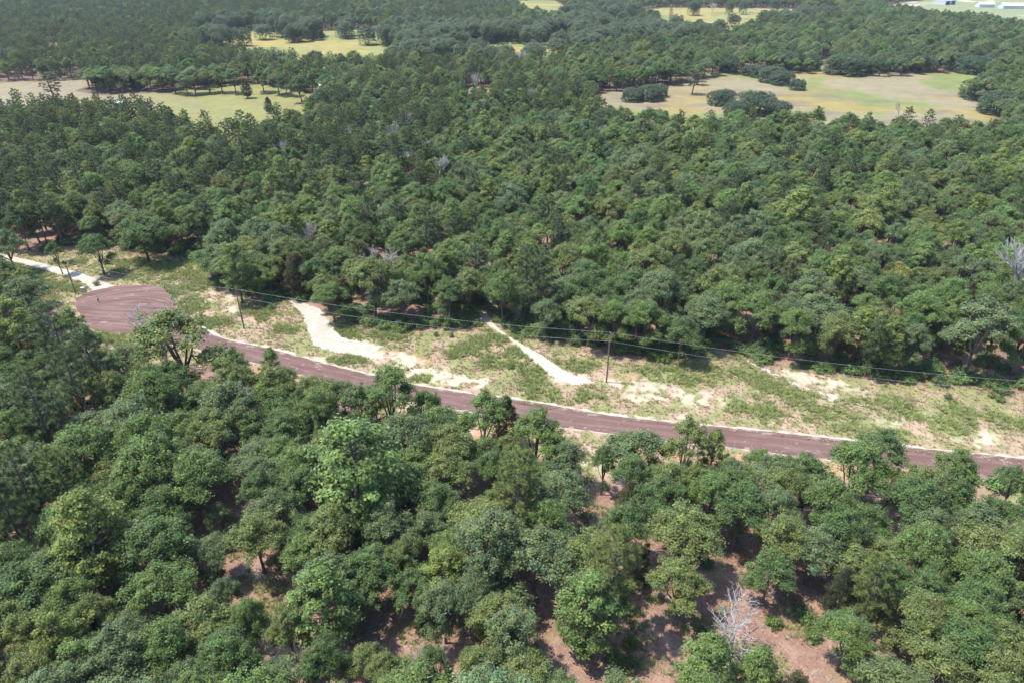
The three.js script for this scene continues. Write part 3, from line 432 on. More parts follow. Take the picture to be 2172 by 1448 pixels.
const surveyed = [
  ['oak', -121.1,-151.9,13.5, 0, 'grey-green oak at the frame edge west of the red turning circle'], ['smallOak', -101.7,-138.1,8.1, 1, 'slender oak hiding the western rim of the red turning circle'], ['gum', -107.5,-129.5,9.8, 1, 'pale leafy tree southwest of the turning circle'],
  ['pine', -92.6,-120.0,9.7, 0, 'dark pine south of the turning circle'], ['pine', -83.4,-115.5,9.0, 0, 'dark pine beside the tall oak with dead limbs'], ['oak', -95.5,-109.6,10.0, 1], ['oak', -82.2,-113.7,8.4, 2],
  ['smallOak', -69.9,-122.6,18.6, 3, 'tall thin-topped oak with pale dead limbs at the road bend'], ['oak', -72.0,-110.4,7.8, 2], ['oak', -62.0,-113.7,7.5, 0], ['smallOak', -57.8,-119.5,8.3, 1, 'small open oak on the near road edge by the bend'], ['gum', -49.7,-119.5,4.9, 0, 'narrow bright green tree by the near road edge'], ['oak', -47.3,-107.2,9.9, 1], ['smallOak', -40.5,-106.1,6.7, 2],
  ['oak', -86.5,-93.7,10.2, 0], ['pine', -83.8,-99.1,8.5, 0], ['oak', -76.6,-100.5,12.0, 1], ['oak', -67.4,-98.4,12.7, 2], ['oak', -60.4,-99.8,10.3, 0], ['oak', -52.9,-97.1,10.9, 1], ['oak', -44.7,-93.7,10.6, 1], ['pine', -75.2,-79.8,8.1, 0], ['pine', -70.6,-82.5,6.4, 1], ['oak', -58.6,-86.4,13.2, 1], ['oak', -66.4,-86.4,10.9, 2], ['oak', -50.0,-84.1,11.4, 0],
  ['smallOak', -28.7,-105.8,8.4, 0, 'grey-green oak overhanging the near road edge, dead twigs on top'], ['oak', -27.2,-96.4,10.9, 0], ['gum', -24.2,-81.4,14.2, 0, 'large pale green tree, brightest crown in the middle foreground'], ['oak', -36.9,-78.8,9.5, 1], ['oak', -34.9,-87.6,9.4, 0], ['smallOak', -17.8,-101.2,6.9, 2, 'wispy oak before the road, trunk showing through'], ['oak', -10.4,-94.4,9.9, 2], ['cedar', -1.0,-105.2,5.9, 0, 'round olive cedar at the near road edge'], ['smallOak', -4.6,-95.1,7.4, 1],
  ['oak', 3.4,-87.6,8.6, 1], ['pine', 1.7,-85.3,4.7, 0, 'narrow dark pine before the red clay bank'], ['pine', 0.7,-78.8,8.4, 1, 'rounded green pine in the middle foreground'], ['oak', 7.8,-82.5,10.9, 0], ['smallOak', 15.7,-91.3,5.0, 2, 'young oak on a straight thin trunk beside the sandy gap'], ['oak', 19.9,-87.6,7.8, 1], ['oak', 24.9,-89.4,7.9, 2], ['cedar', 19.4,-83.8,5.4, 0, 'dusky cedar behind the large olive oak'],
  ['oak', 25.5,-73.4,11.5, 3, 'large olive oak with a full rounded crown'], ['oak', 23.2,-66.4,9.2, 3], ['pine', 13.5,-63.2,8.4, 1, 'tall yellow-green pine leaning over the litter clearing'], ['oak', 17.7,-76.3,8.0, 2], ['oak', 3.6,-68.5,13.7, 0, 'largest pale oak in the middle foreground'], ['oak', -8.7,-72.0,8.3, 1], ['oak', -12.9,-75.8,8.5, 1], ['oak', -19.7,-68.1,10.0, 0], ['oak', -13.5,-66.4,8.5, 0], ['oak', -9.2,-61.6,7.5, 0], ['oak', -4.9,-64.7,7.1, 1],
  ['gum', 10.0,-59.9,7.9, 0, 'bright green leafy tree west of the litter clearing'], ['smallOak', 0.2,-56.4,8.5, 0, 'thin grey oak near the bottom edge'], ['pine', 48.4,-62.6,5.6, 1, 'small yellow-green pine, brightest crown on the right'], ['oak', 36.9,-68.1,8.3, 1], ['oak', 44.6,-71.6,8.9, 0], ['oak', 35.2,-78.3,9.4, 1], ['oak', 41.2,-78.8,8.0, 0], ['oak', 48.9,-85.8,9.3, 1], ['smallOak', 63.0,-91.9,9.7, 2, 'open dark oak whose crown crosses the red road'], ['smallOak', 43.3,-87.6,8.6, 0], ['oak', 36.8,-86.4,7.8, 3],
  ['smallOak', 73.5,-87.6,8.2, 1, 'oak with its crown against the red road at the east'], ['smallOak', 83.5,-87.0,5.5, 2, 'oak cut by the frame edge beside the red road'], ['oak', 62.6,-79.3,9.5, 3], ['oak', 72.4,-77.3,9.4, 1], ['oak', 55.5,-78.3,8.7, 2], ['oak', 59.3,-70.2,8.8, 1], ['oak', 66.1,-66.8,9.2, 0], ['oak', 43.5,-57.4,7.9, 1, 'leafy oak on the east rim of the litter clearing'], ['oak', 53.3,-59.8,8.6, 0], ['oak', 60.0,-59.8,8.6, 1], ['oak', 64.2,-57.6,7.8, 0], ['oak', 52.6,-52.9,9.2, 0], ['oak', 58.9,-51.1,8.5, 1], ['oak', 53.0,-65.5,7.2, 3],
  ['gum', 23.5,-52.0,6.4, 0, 'bright leafy crown cut by the bottom edge below the bare tree'], ['gum', 29.7,-51.4,5.2, 0, 'bright leafy crown at the bottom edge, east of its twin'], ['oak', -65.2,-68.5,9.4, 1], ['gum', -59.6,-70.2,10.2, 1, 'yellow-green leafy tree in the western foreground'], ['oak', -47.7,-63.6,11.2, 1, 'broad oak standing alone beside the western litter gaps'], ['oak', -58.9,-62.0,8.8, 1], ['oak', -61.9,-57.6,9.1, 1], ['oak', -55.2,-59.8,7.4, 2], ['oak', -58.3,-51.7,8.5, 1], ['oak', -44.7,-72.5,6.9, 1], ['oak', -38.3,-73.9,9.8, 0], ['oak', -30.2,-71.1,8.2, 0], ['gum', -24.7,-60.2,8.7, 0, 'bright green broad tree south of the litter gap'], ['oak', -43.9,-54.3,8.8, 2], ['oak', -35.6,-54.0,8.8, 1], ['oak', -28.0,-52.1,8.1, 1], ['oak', -23.2,-54.0,6.5, 0],
  // beyond the road
  ['oak', -120.6,-185.1,10.3, 2, 'lone dark oak beside the white gravel drive'], ['oak', -111.5,-194.3,15.6, 2, 'broad dark oak at the wood edge north of the turning circle'], ['smallOak', -132.9,-185.1,5.5, 2, 'thin young tree beside the drive and utility pole'], ['oak', -147.5,-186.4,11.8, 0, 'oak shading the end of the white drive'], ['gum', -108.6,-211.7,6.8, 0, 'slim pale tree behind the broad wood-edge oak'], ['gum', -86.5,-201.0,8.7, 0, 'bright tree in the wood north of the bend'],
  ['cedar', -58.7,-170.9,8.0, 0, 'brown-green cedar at the head of the white drive'], ['cedar', -11.8,-164.9,7.5, 0, 'brown-green cedar where the sand path enters the wood'], ['gum', -1.5,-179.3,7.3, 0, 'bright green tree above the sand path'], ['gum', 4.6,-172.0,7.7, 1, 'brightest yellow-green tree in the wood above the sand path'], ['pine', 6.5,-153.0,9.3, 0, 'pine with a long bare trunk at the wood edge'], ['oak', -2.5,-153.2,10.0, 0], ['oak', -71.1,-174.3,11.1, 1], ['gum', -73.3,-166.4,8.2, 0, 'leafy edge tree above the leaning pole'], ['oak', -66.6,-171.8,9.7, 2],
  ['oak', 58.2,-143.0,13.3, 1, 'rounded free-standing oak at the eastern wood edge'], ['oak', 72.9,-143.0,13.9, 0, 'grey oak with a pale trunk at the eastern wood edge'], ['oak', 85.5,-141.4,12.2, 1], ['oak', 95.5,-140.9,12.2, 1, 'oak with a leaning dark trunk at the eastern wood edge'], ['smallOak', 103.0,-131.1,15.5, 0, 'big thin-crowned oak on a tall pale trunk near the wires'], ['oak', 46.3,-144.0,12.3, 0], ['oak', 36.3,-150.2,12.7, 0], ['oak', 25.1,-152.8,12.9, 0], ['oak', 16.6,-150.2,10.4, 1], ['oak', -45.8,-155.5,9.5, 1], ['oak', -35.6,-158.2,13.2, 2], ['oak', -28.0,-155.5,10.7, 2], ['oak', -22.4,-163.9,11.1, 1],
  ['gum', -12.2,-309.8,10.1, 0, 'bright tree rising from the far oak canopy'], ['gum', 89.5,-205.2,11.9, 1, 'yellow-green tree in the eastern oak canopy'], ['pine', -43.7,-258.6,10.7, 0, 'tall pine beside the bare grey trees'], ['pine', -24.5,-185.3,9.5, 0], ['gum', 28.0,-307.1,8.4, 0], ['gum', 0.8,-291.0,11.0, 1], ['gum', 116.2,-205.2,10.4, 1], ['gum', -18.4,-202.5,7.3, 0],
];
for (const [kind, x, z, w, tone, label] of surveyed) plant(kind, x, z, w, { tone, label });
for (const [x, z, h, proto, label] of [[29.7,-60.0, 10.5, 3, 'bleached leafless tree standing in the litter clearing'], [-11.7,-56.1, 7.5, 1, 'small bleached leafless tree by the bottom edge'], [-54.1,-317.5, 13, 0, 'tall bare grey tree, westernmost of the dead stand'], [-49.1,-336.6, 14, 2, 'tall bare grey tree at the back of the dead stand'], [-39.4,-288.7, 13, 2, 'thin bare tree just right of the dead stand'], [-43.7,-281.8, 11, 1, 'bare branching tree in front of the dead stand'], [-28.9,-258.7, 14, 2, 'bare straight snag in the wood'], [-60.4,-192.7, 12, 0, 'bare grey tree behind the brown-green cedar'], [-35.9,-177.6, 10, 3, 'bare twiggy top poking out above the wood edge'], [11.3,-404.1, 13, 0, 'bare grey tree in front of the eastern meadow'], [-21.8,-445.3, 15, 0, 'bare tree beside the small bare clearing'], [-93.7,-285.9, 13, 2, 'bare snag among the western pines'], [-84.5,-237.1, 11, 2, 'bare snag low among the western pines'], [40.2,-321.7, 11, 3, 'greyish dead crown in the middle canopy'], [216.8,-395.4, 8, 2, 'bare snag on the near edge of the eastern meadow'], [279.0,-1055.0, 15, 3, 'russet bare tree standing in the far field'], [129.4,-158.3, 21, 1, 'bleached dead limbs rising behind the big pale-trunked oak'], [-76.4,-321.7, 12, 1, 'dead grey pine in the western canopy'], [8.1,-566.7, 13, 3, 'grey dead crown in the distant canopy'], [-78.7,-133.3, 15, 1, 'bleached dead top within the tall thin oak']]) plant('dead', x, z, z < -115 ? 6 : 4, { proto, height: z < -115 ? h * 1.35 : h, label, tone: 0 });
const nSurveyed = trees.length;
for (const t of trees) if (t.kind === 'dead') t.s = t.sy * (t.proto === 3 ? 1.35 : 1);
// trees that stand in the open fields, and thickets round the eastern meadow
for (const [x, z, w, h] of [[-285.1,-445.3, 15, 17], [-140.7,-410.4, 6, 9], [-198.5,-775.5, 8, 9], [117.9,-468.8, 12, 15], [129.8,-504.0, 10, 13], [-168.8,-456.0, 7, 12], [163.5,-884.2, 8, 15], [151.0,-929.0, 8, 16], [160.9,-929.0, 7, 14], [126.5,-991.5, 8, 14], [144.5,-1033.0, 8, 14], [204.5,-971.9, 7, 15], [196.3,-873.6, 9, 15], [158.5,-1018.8, 6, 9], [96.1,-978.4, 9, 15], [162.6,-833.6, 7, 14]]) plant(h > 12 ? 'pine' : 'cedar', x, z, w, { height: h, tone: 0 });
for (const [x, z, w] of [[213.1,-576.1, 16], [228.8,-571.4, 15], [252.3,-550.8, 20], [277.5,-562.0, 13], [302.8,-571.4, 18], [320.6,-566.7, 13], [350.7,-555.2, 15], [369.3,-571.4, 11], [178.2,-544.2, 8], [183.3,-535.7, 9], [186.3,-515.5, 13], [189.1,-504.0, 10], [167.1,-562.0, 9], [192.5,-485.8, 7], [297.6,-456.0, 14], [326.3,-485.8, 14], [283.0,-410.4, 15], [298.6,-426.5, 13], [140.7,-410.4, 15], [127.6,-402.8, 9], [150.5,-402.8, 10], [87.4,-449.8, 11], [94.1,-462.3, 8], [75.0,-446.8, 9], [127.4,-435.0, 10], [134.1,-446.8, 7], [360.0,-513.5, 13], [351.6,-576.1, 9]]) plant('thicket', x, z, w * 1.6, { tone: w > 13 ? 1 : 0, height: 3 + w * 0.62 });
for (const [x, z, w] of [[-221.7,-472.1, 12], [-210.9,-465.6, 11], [-207.7,-470.5, 13], [-199.7,-473.8, 14], [-191.9,-475.5, 12], [-181.4,-470.5, 11], [-164.4,-475.5, 14], [-152.4,-468.8, 12], [-145.0,-462.3, 12], [-130.2,-440.8, 13], [-267.5,-475.5, 14], [-260.0,-480.6, 15], [-277.1,-478.9, 12], [-242.5,-482.3, 12], [-233.8,-480.6, 13], [-347.7,-833.6, 13], [-324.1,-833.6, 15], [-309.0,-843.2, 15], [-255.1,-796.9, 8], [-241.5,-796.9, 13], [-173.4,-779.7, 14], [-141.8,-728.3, 14], [-120.1,-884.2, 15], [-101.1,-863.2, 12], [-69.6,-739.5, 18], [-62.8,-755.1, 16], [-38.4,-747.3, 13], [-24.0,-739.5, 14], [-10.4,-779.7, 13], [2.0,-779.7, 12], [16.3,-805.8, 15], [31.9,-763.1, 16], [57.5,-796.9, 15], [67.9,-833.6, 12], [91.7,-1018.8, 17], [82.1,-1018.8, 15], [251.4,-1055.0, 12], [257.8,-1062.6, 10], [326.2,-1070.2, 10], [304.8,-1062.6, 9], [378.8,-1093.8, 11], [419.2,-1077.9, 13], [109.9,-953.1, 12], [128.7,-873.6, 14]]) plant(z < -600 ? 'fieldTree' : 'oak', x, z, w * (z < -600 ? 1.25 : 1.2), { height: (z < -600 ? 1.15 : 1.05) * rr(13, 16) });

// --- the woods: drawn at random with the crowns just touching
const openAt = (x, z) => inside(verge, x, z) || inside(meadowWest, x, z) || inside(meadowEast, x, z) || inside(fieldNorth, x, z) || inside(farmyard, x, z) || smallGaps.some(([a, b, r]) => Math.hypot(x - a, (z - b) * 0.6) < r);
const halfWidth = (z) => 0.748 * (-z * 0.866 + 42) + 34;
reseed(33);
function sow(z0, z1, tries, pick) {
  for (let k = 0; k < tries; k++) {
    const z = -Math.sqrt(mix(z0 * z0, z1 * z1, rnd())), hw = halfWidth(z), x = rr(-hw, hw);
    if (openAt(x, z)) continue;
    const c = pick(x, z); if (!c) continue;
    if (!near(x, z, c.w / 2, c.k ?? 0.74)) plant(c.kind, x, z, c.w, c.o ?? {});
  }
}
const roadLine = edgeB.map(([x, z]) => z), roadZ = (x) => { let b = 0, d = 1e9; edgeB.forEach(([ex], k) => { const q = Math.abs(ex - x); if (q < d) { d = q; b = k; } }); return edgeB[b][1]; };
sow(36, 172, 14000, (x, z) => {                        // in front of the road
  if (z < roadZ(x) + 13 && x > -85) return null;
  if (x <= -85 && z < -168) return null;
  if (x < -45 && z < -118 && (polyDist(turnaround, x, z) < 19 || distTo(edgeB, x, z) < 17) && x > -128) return null;
  for (const [gx, gz, r] of gaps) if (Math.hypot(x - gx, z - gz) < r * 0.9 + 1 || Math.hypot(x - gx * 0.94, z - gz * 0.94) < r * 0.9) return null;
  const q = rnd();
  if (x < -40 && q < 0.10) return { kind: 'pine', w: rr(6, 7.5), o: { tone: 0 }, k: 0.7 };
  if (q < 0.03) return { kind: 'cedar', w: rr(4, 5.5), k: 0.6 };
  return { kind: q > 0.86 ? 'smallOak' : 'oak', w: rr(7.5, 12.5), k: 0.52 };
});
sow(36, 150, 6000, (x, z) => {                        // younger oaks close the canopy
  if ((z < roadZ(x) + 11 && x > -85) || (x < -45 && z < -118)) return null;
  for (const [gx, gz, r] of gaps) if (Math.hypot(x - gx, z - gz) < (gx > 0 ? r * 1.1 + 1.5 : r * 0.8) || (gx > 10 && Math.hypot(x - gx * 0.9, z - gz * 0.9) < r)) return null;
  return { kind: rnd() < 0.12 ? 'gum' : 'oak', w: rr(4.5, 7.5), k: 0.56 };
});
sow(128, 520, 34000, (x, z) => {                      // the big wood beyond the road
  if (z > -215 && (x < -85 ? z > -176 : z > roadZ(x) - 6)) return null;
  const q = rnd(), p = inside(pineBelt, x, z) ? 0.86 : inside(pineMixed, x, z) ? 0.42 : x < 60 && z < -340 ? 0.22 : 0.08;
  if (q < p) return { kind: 'pine', w: rr(6, 8), o: { tone: rnd() < 0.9 ? 0 : 1, height: rr(14.5, 19) }, k: 0.62 };
  if (q < p + 0.05) return { kind: 'cedar', w: rr(4, 6), k: 0.6 };
  if (q < p + 0.12) return { kind: 'gum', w: rr(5.5, 8), k: 0.6 };
  return { kind: 'oak', w: rr(8, 13), k: 0.54 };
});
sow(520, 1560, 90000, (x, z) => {                     // and on to the skyline
  const q = rnd(), p = inside(pineWest, x, z) ? 0.80 : x < 0 ? 0.4 : 0.12;
  if (q < p) return { kind: 'pine', w: rr(7, 9), o: { tone: 0, height: rr(13, 17) }, k: 0.66 };
  return { kind: 'oak', w: rr(9, 14), k: 0.68, o: { tone: Math.floor(rnd() * 3) } };
});
for (let k = 0; k < 9000; k++) {                       // groves in the northern field
  const z = rr(-1150, -520), x = rr(-430, 520); if (!inside(fieldNorth, x, z)) continue;
  const u = x / -z, grove = fbm(x * 0.013 + 4, z * 0.009 + 2, 3) + (u > -0.10 && u < 0.12 ? -0.035 : u < 0 ? 0.03 : -0.01) - 0.16 * sstep(-900, -1050, z);
  if (grove < 0.56) continue; const w = rr(11, 19); if (!near(x, z, w / 2, 0.6)) plant(rnd() < 0.12 ? 'pine' : 'fieldTree', x, z, w, { tone: 0, height: rr(13, 19) });
}
// low growth along the wood edges and under the foreground trees
reseed(44);
const shrubs = [];
for (const [x, z, w] of [[38.6,-140.8, 5.5], [-10.7,-159.4, 6.5], [-12.2,-153.7, 4], [-8.9,-153.7, 3.5], [-16.8,-151.2, 2], [-18.9,-148.3, 1.6], [-15.0,-147.6, 1.5], [52.4,-66.5, 4], [42.7,-64.5, 3.5], [37.3,-64.5, 3], [42.1,-66.5, 3.5], [26.9,-62.9, 2.5], [-40.4,-65.7, 2.5], [-36.9,-64.9, 4], [-38.3,-64.1, 3], [-0.1,-133.3, 1.6], [-66.7,-164.3, 2.2], [-64.4,-162.9, 2.5], [-118.8,-177.6, 2.2], [-134.6,-192.7, 2.5], [104.0,-120.1, 2.5], [103.3,-121.6, 2.2], [93.4,-121.0, 2], [16.7,-66.5, 2.6], [13.7,-58.9, 3.2], [15.8,-57.8, 3.4]]) shrubs.push([x, z, w]);
for (let k = 0; k < 900 && shrubs.length < 215; k++) { const e = verge[4 + Math.floor(rnd() * 32)], f = verge[5 + Math.floor(rnd() * 32)], i = 4 + Math.floor(rnd() * 31), t = rnd(), x = mix(verge[i][0], verge[i + 1][0], t) + gauss() * 2.5, z = mix(verge[i][1], verge[i + 1][1], t) + gauss() * 2.4 - 2.0; if (distTo(footpath, x, z) > 2.5 && distTo(driveMiddle, x, z) > 3 && !inside(driveWest, x, z) && distTo(driveWest, x, z) > 2) shrubs.push([x, z, rr(1.8, 5.6)]); }
for (let k = 0; k < 400 && shrubs.length < 265; k++) { const x = rr(-75, 75), z = rr(-110, -52); if (!inside(verge, x, z)) shrubs.push([x, z, rr(1.2, 3)]); }
for (let k = 0; k < 3000 && shrubs.length < 1300; k++) { const x = rr(-150, 135), z = rr(-225, -112); if (inside(verge, x, z) || z > roadZ(x) - 12 || (x < -85 && z > -180)) continue; const d = distTo(verge, x, z); if (d < 34 && rnd() > d / 40) shrubs.push([x, z, rr(2.5, 6)]); }
for (const [x, z, w] of shrubs) plant('shrub', x, z, w, { tone: rnd() < 0.55 ? 0 : 1 });

// --- the nearest of each kind stand as trees of their own; the rest is woodland
const NAMES = { fieldTree: 'field_tree', oak: 'oak_tree', smallOak: 'open_oak_tree', pine: 'pine_tree', cedar: 'cedar_tree', gum: 'broadleaf_tree', thicket: 'evergreen_thicket', shrub: 'shrub', dead: 'bare_tree' };
const WORDS = { fieldTree: 'round field tree', oak: 'oak', smallOak: 'thin-crowned oak', pine: 'pine', cedar: 'cedar', gum: 'broadleaf tree', thicket: 'evergreen thicket', shrub: 'shrub' };
const LIMIT = { fieldTree: 260, oak: 285, smallOak: 60, pine: 220, cedar: 70, gum: 80, thicket: 60, shrub: 290, dead: 40 };
const toView = new THREE.Matrix4(); camera.updateMatrixWorld(); camera.updateProjectionMatrix(); toView.multiplyMatrices(camera.projectionMatrix, camera.matrixWorldInverse);
const inFrame = (t) => { const p = V(t.x, 6, t.z).applyMatrix4(toView); return Math.abs(p.x) < 1.06 && p.y > -1.12; };
const far2 = (t) => t.x * t.x + t.z * t.z;
const own = [], rest = {};
for (const kind of Object.keys(NAMES)) {
  const all = trees.filter((t) => t.kind === kind).sort((a, b) => (a.label ? 0 : 1) - (b.label ? 0 : 1) || far2(a) - far2(b));
  let n = 0; for (const t of all) if (n < LIMIT[kind] && (t.label || inFrame(t))) { own.push(t); n++; } else if (kind !== 'dead') (rest[kind] ??= []).push(t);
}
function place(o, t) { o.position.set(t.x, 0, t.z); o.rotation.set(t.lean, t.turn, t.lean * 0.7); o.scale.set(t.s, t.sy, t.s); }
const first = new Map();
function treeObject(t) {
  const p = protos[t.kind][t.proto], tones = TONES[t.kind === 'smallOak' ? 'oak' : t.kind];
  const tone = tones ? (t.kind === 'oak' && !t.label ? (t.proto + (t.tone % 2)) % 4 : t.tone) : 0, k = `${t.kind} ${t.proto} ${tone}`;
  t.word = tones ? tones[tone][0] : 'bleached';
  let o;
  if (first.has(k)) o = first.get(k).clone();
  else {
    o = new THREE.Group();
    const w = part(o, t.kind === 'shrub' ? 'stem' : 'trunk', p.trunk, t.kind === 'dead' ? deadBark : bark);
    if (p.twigs) part(w, 'dead_twigs', p.twigs, deadBark).userData.kind = 'stuff';
    if (p.crown) part(o, t.kind === 'shrub' ? 'foliage' : 'crown', p.crown, tones[tone][1]);
    first.set(k, o);
  }
  o.name = numbered(NAMES[t.kind]); place(o, t); scene.add(o); return o;
}
const ordinal = (n) => n + (n % 100 > 10 && n % 100 < 14 ? 'th' : ['th', 'st', 'nd', 'rd'][n % 10] ?? 'th');
const size = (t) => (t.kind === 'oak' ? (t.r > 5.4 ? 'broad ' : t.r < 4 ? 'small ' : '') : t.kind === 'shrub' ? (t.r > 1.6 ? 'large ' : t.r < 0.85 ? 'little ' : '') : '');
const rows = new Map();
for (const t of own) {
  const o = treeObject(t), front = t.z > (t.x < -85 ? -165 : roadZ(t.x)), open = inside(verge, t.x, t.z);
  const group = { fieldTree: 'trees of the northern field', oak: 'oaks of the wood', smallOak: 'thin-crowned oaks', pine: 'pines of the wood', cedar: 'cedars of the wood', gum: 'leafy broadleaf trees', thicket: 'thickets round the eastern meadow', shrub: 'shrubs of the wood edge and floor', dead: 'bare dead trees' }[t.kind];
  if (t.label) { tag(o, t.label, t.kind === 'shrub' ? 'shrub' : 'tree', group); continue; }
  const depth = Math.hypot(t.x, t.z), zone = front ? 'front' : 'back', row = front ? Math.floor((150 - depth) / 14) : Math.floor((depth - 118) / 14), k = `${t.kind} ${zone} ${row}`;
  if (!rows.has(k)) rows.set(k, { kind: t.kind, zone, row, list: [] });
  rows.get(k).list.push([t, o, group]);
}
const rank = {}; for (const r of [...rows.values()].sort((a, b) => a.row - b.row)) { const q = r.kind + r.zone; rank[q] = (rank[q] ?? 0) + 1; r.no = rank[q]; }
for (const { kind, zone, no, list } of rows.values()) {
  list.sort((a, b) => Math.atan2(a[0].x, -a[0].z) - Math.atan2(b[0].x, -b[0].z));
  list.forEach(([t, o, group], k) => tag(o, `${size(t)}${t.word} ${WORDS[kind]}, ${ordinal(k + 1)} from left, ${ordinal(no)} row ${kind === 'thicket' ? 'by the eastern meadow' : kind === 'fieldTree' ? 'in the northern field' : zone === 'front' ? 'this side of the red road' : 'beyond the red road'}`, kind === 'shrub' ? 'shrub' : kind === 'thicket' ? 'thicket' : 'tree', group));
}
reseed(55);
for (const [kind, list] of Object.entries(rest)) {
  const wood = new THREE.Group(); wood.name = { fieldTree: 'field_groves', oak: 'oak_woodland', smallOak: 'open_oak_woodland', pine: 'pine_woodland', cedar: 'cedar_woodland', gum: 'broadleaf_woodland', thicket: 'evergreen_scrub', shrub: 'undergrowth' }[kind];
  tag(wood, { fieldTree: 'remaining groves of the northern field', oak: 'unbroken oak canopy running back to the far fields', smallOak: 'scattered thin-crowned oaks outside the nearer rows', pine: 'dark pines massed across the distant western wood', cedar: 'scattered cedars deep in the wood', gum: 'paler broadleaf trees scattered through the distant canopy', thicket: 'dense evergreen scrub by the eastern meadow', shrub: 'low undergrowth beneath the wood edge' }[kind], 'woodland', undefined, 'stuff');
  scene.add(wood);
  const tones = TONES[kind === 'smallOak' ? 'oak' : kind], dummy = new THREE.Object3D(), col = new THREE.Color();
  protos[kind].forEach((p, i) => {
    const mine = list.filter((t) => t.proto === i); if (!mine.length) return;
    for (const [nm, g, m] of [['trunks', p.trunk, bark], ['crowns', p.crown, tones[i % tones.length][1]]]) {
      const im = new THREE.InstancedMesh(g, m, mine.length); im.name = nm; im.castShadow = im.receiveShadow = true; im.userData.kind = 'stuff';
      mine.forEach((t, k) => { place(dummy, t); dummy.updateMatrix(); im.setMatrixAt(k, dummy.matrix); const l = nm === 'trunks' ? 1 : rr(0.78, 1.22), h = gauss() * 0.08; im.setColorAt(k, col.setRGB(l * (1 + h * 1.6), l, l * (1 - h))); });
      wood.add(im);
    }
  });
}

// ---------------------------------------------------------------- grass and weeds of the verge
reseed(66);
{
  const tuft = new Shape3(); for (let k = 0; k < 12; k++) { const q = rnd() * 6.28, o = rr(0, 0.16), kk = rr(0.75, 1.25); tuft.blade(Math.cos(q) * o, 0, Math.sin(q) * o, Math.cos(q) * rr(0.2, 0.7), 1, Math.sin(q) * rr(0.2, 0.7), rr(0.16, 0.42), 0.06, kk, kk, kk); }
  const g = tuft.build(), spots = [];
  for (let k = 0; k < 400000 && spots.length < 90000; k++) {
    const x = rr(-165, 122), z = rr(-215, -88); if (!inside(verge, x, z) || Math.abs(x) > halfWidth(z) - 20) continue;
    const c = coverAt(x, z), want = 0.17 + 0.68 * c.g - 0.6 * c.s - 0.4 * c.c + 0.35 * sstep(0.45, 0.65, fbm(x * 0.4 + 50, z * 0.4, 3));
    if (rnd() > want || inside(turnaround, x, z) || inside(driveWest, x, z) || inside(driveMiddle, x, z) || inside(footpath, x, z)) continue;
    if (distTo(edgeA, x, z) < 0.8 || distTo(edgeB, x, z) < 0.8 || (x > -70 && z > roadZ(x) - 6.2 && z < roadZ(x) + 0.5 && distTo(edgeB, x, z) < 5.6 && z < roadZ(x))) continue;
    spots.push([x, z, c.g]);
  }
  for (let k = 0; k < 60000; k++) { const x = rr(-80, 80), z = rr(-112, -48); if (inside(verge, x, z)) continue; const q = fbm(x * 0.22 + 9, z * 0.22, 3); if (q > 0.52 && rnd() < (q - 0.50) * 4) spots.push([x, z, 0.75]); }
  const im = new THREE.InstancedMesh(g, new THREE.MeshPhysicalMaterial({ color: lin(1, 1, 1), vertexColors: true, roughness: 1, transmission: 0.25, thickness: 0, side: THREE.DoubleSide }), spots.length), d = new THREE.Object3D(), c = new THREE.Color();
  spots.forEach(([x, z, gr], k) => { d.position.set(x, 0, z); d.rotation.set(0, rnd() * 6.28, 0); const s = rr(0.7, 1.7) * (0.8 + 0.5 * gr); d.scale.set(s * 1.3, s, s * 1.3); d.updateMatrix(); im.setMatrixAt(k, d.matrix); const t = clamp(gr * 0.9 + gauss() * 0.3 + 0.1), l = rr(0.8, 1.2); im.setColorAt(k, c.setRGB(mix(0.42, 0.275, t) * l, mix(0.345, 0.325, t) * l, mix(0.20, 0.095, t) * l)); });
  im.name = 'grass'; im.receiveShadow = true; tag(im, 'patchy green and straw grass on the cleared road verge', 'grass', undefined, 'stuff'); scene.add(im);
  const stick = new Shape3(); stick.tube([V(-0.6, 0.03, 0), V(-0.1, 0.05, 0.05), V(0.3, 0.03, -0.03), V(0.7, 0.04, 0.04)], [0.02, 0.022, 0.018, 0.008], 5); stick.tube([V(-0.1, 0.05, 0.05), V(0.15, 0.07, 0.3)], [0.014, 0.006], 4);
  const tw = new THREE.InstancedMesh(stick.build(), deadBark, 1500);
  for (let k = 0; k < 1500; k++) { d.position.set(rr(-75, 75), 0.01, rr(-108, -50)); d.rotation.set(0, rnd() * 6.28, 0); const q = rr(0.4, 1.8); d.scale.set(q, q, q); d.updateMatrix(); tw.setMatrixAt(k, d.matrix); const l = rr(0.5, 1.1); tw.setColorAt(k, c.setRGB(l, l * 0.95, l * 0.9)); }
  tw.name = 'fallen_twigs'; tag(tw, 'pale fallen twigs scattered over the leaf litter', 'twigs', undefined, 'stuff'); scene.add(tw);
}

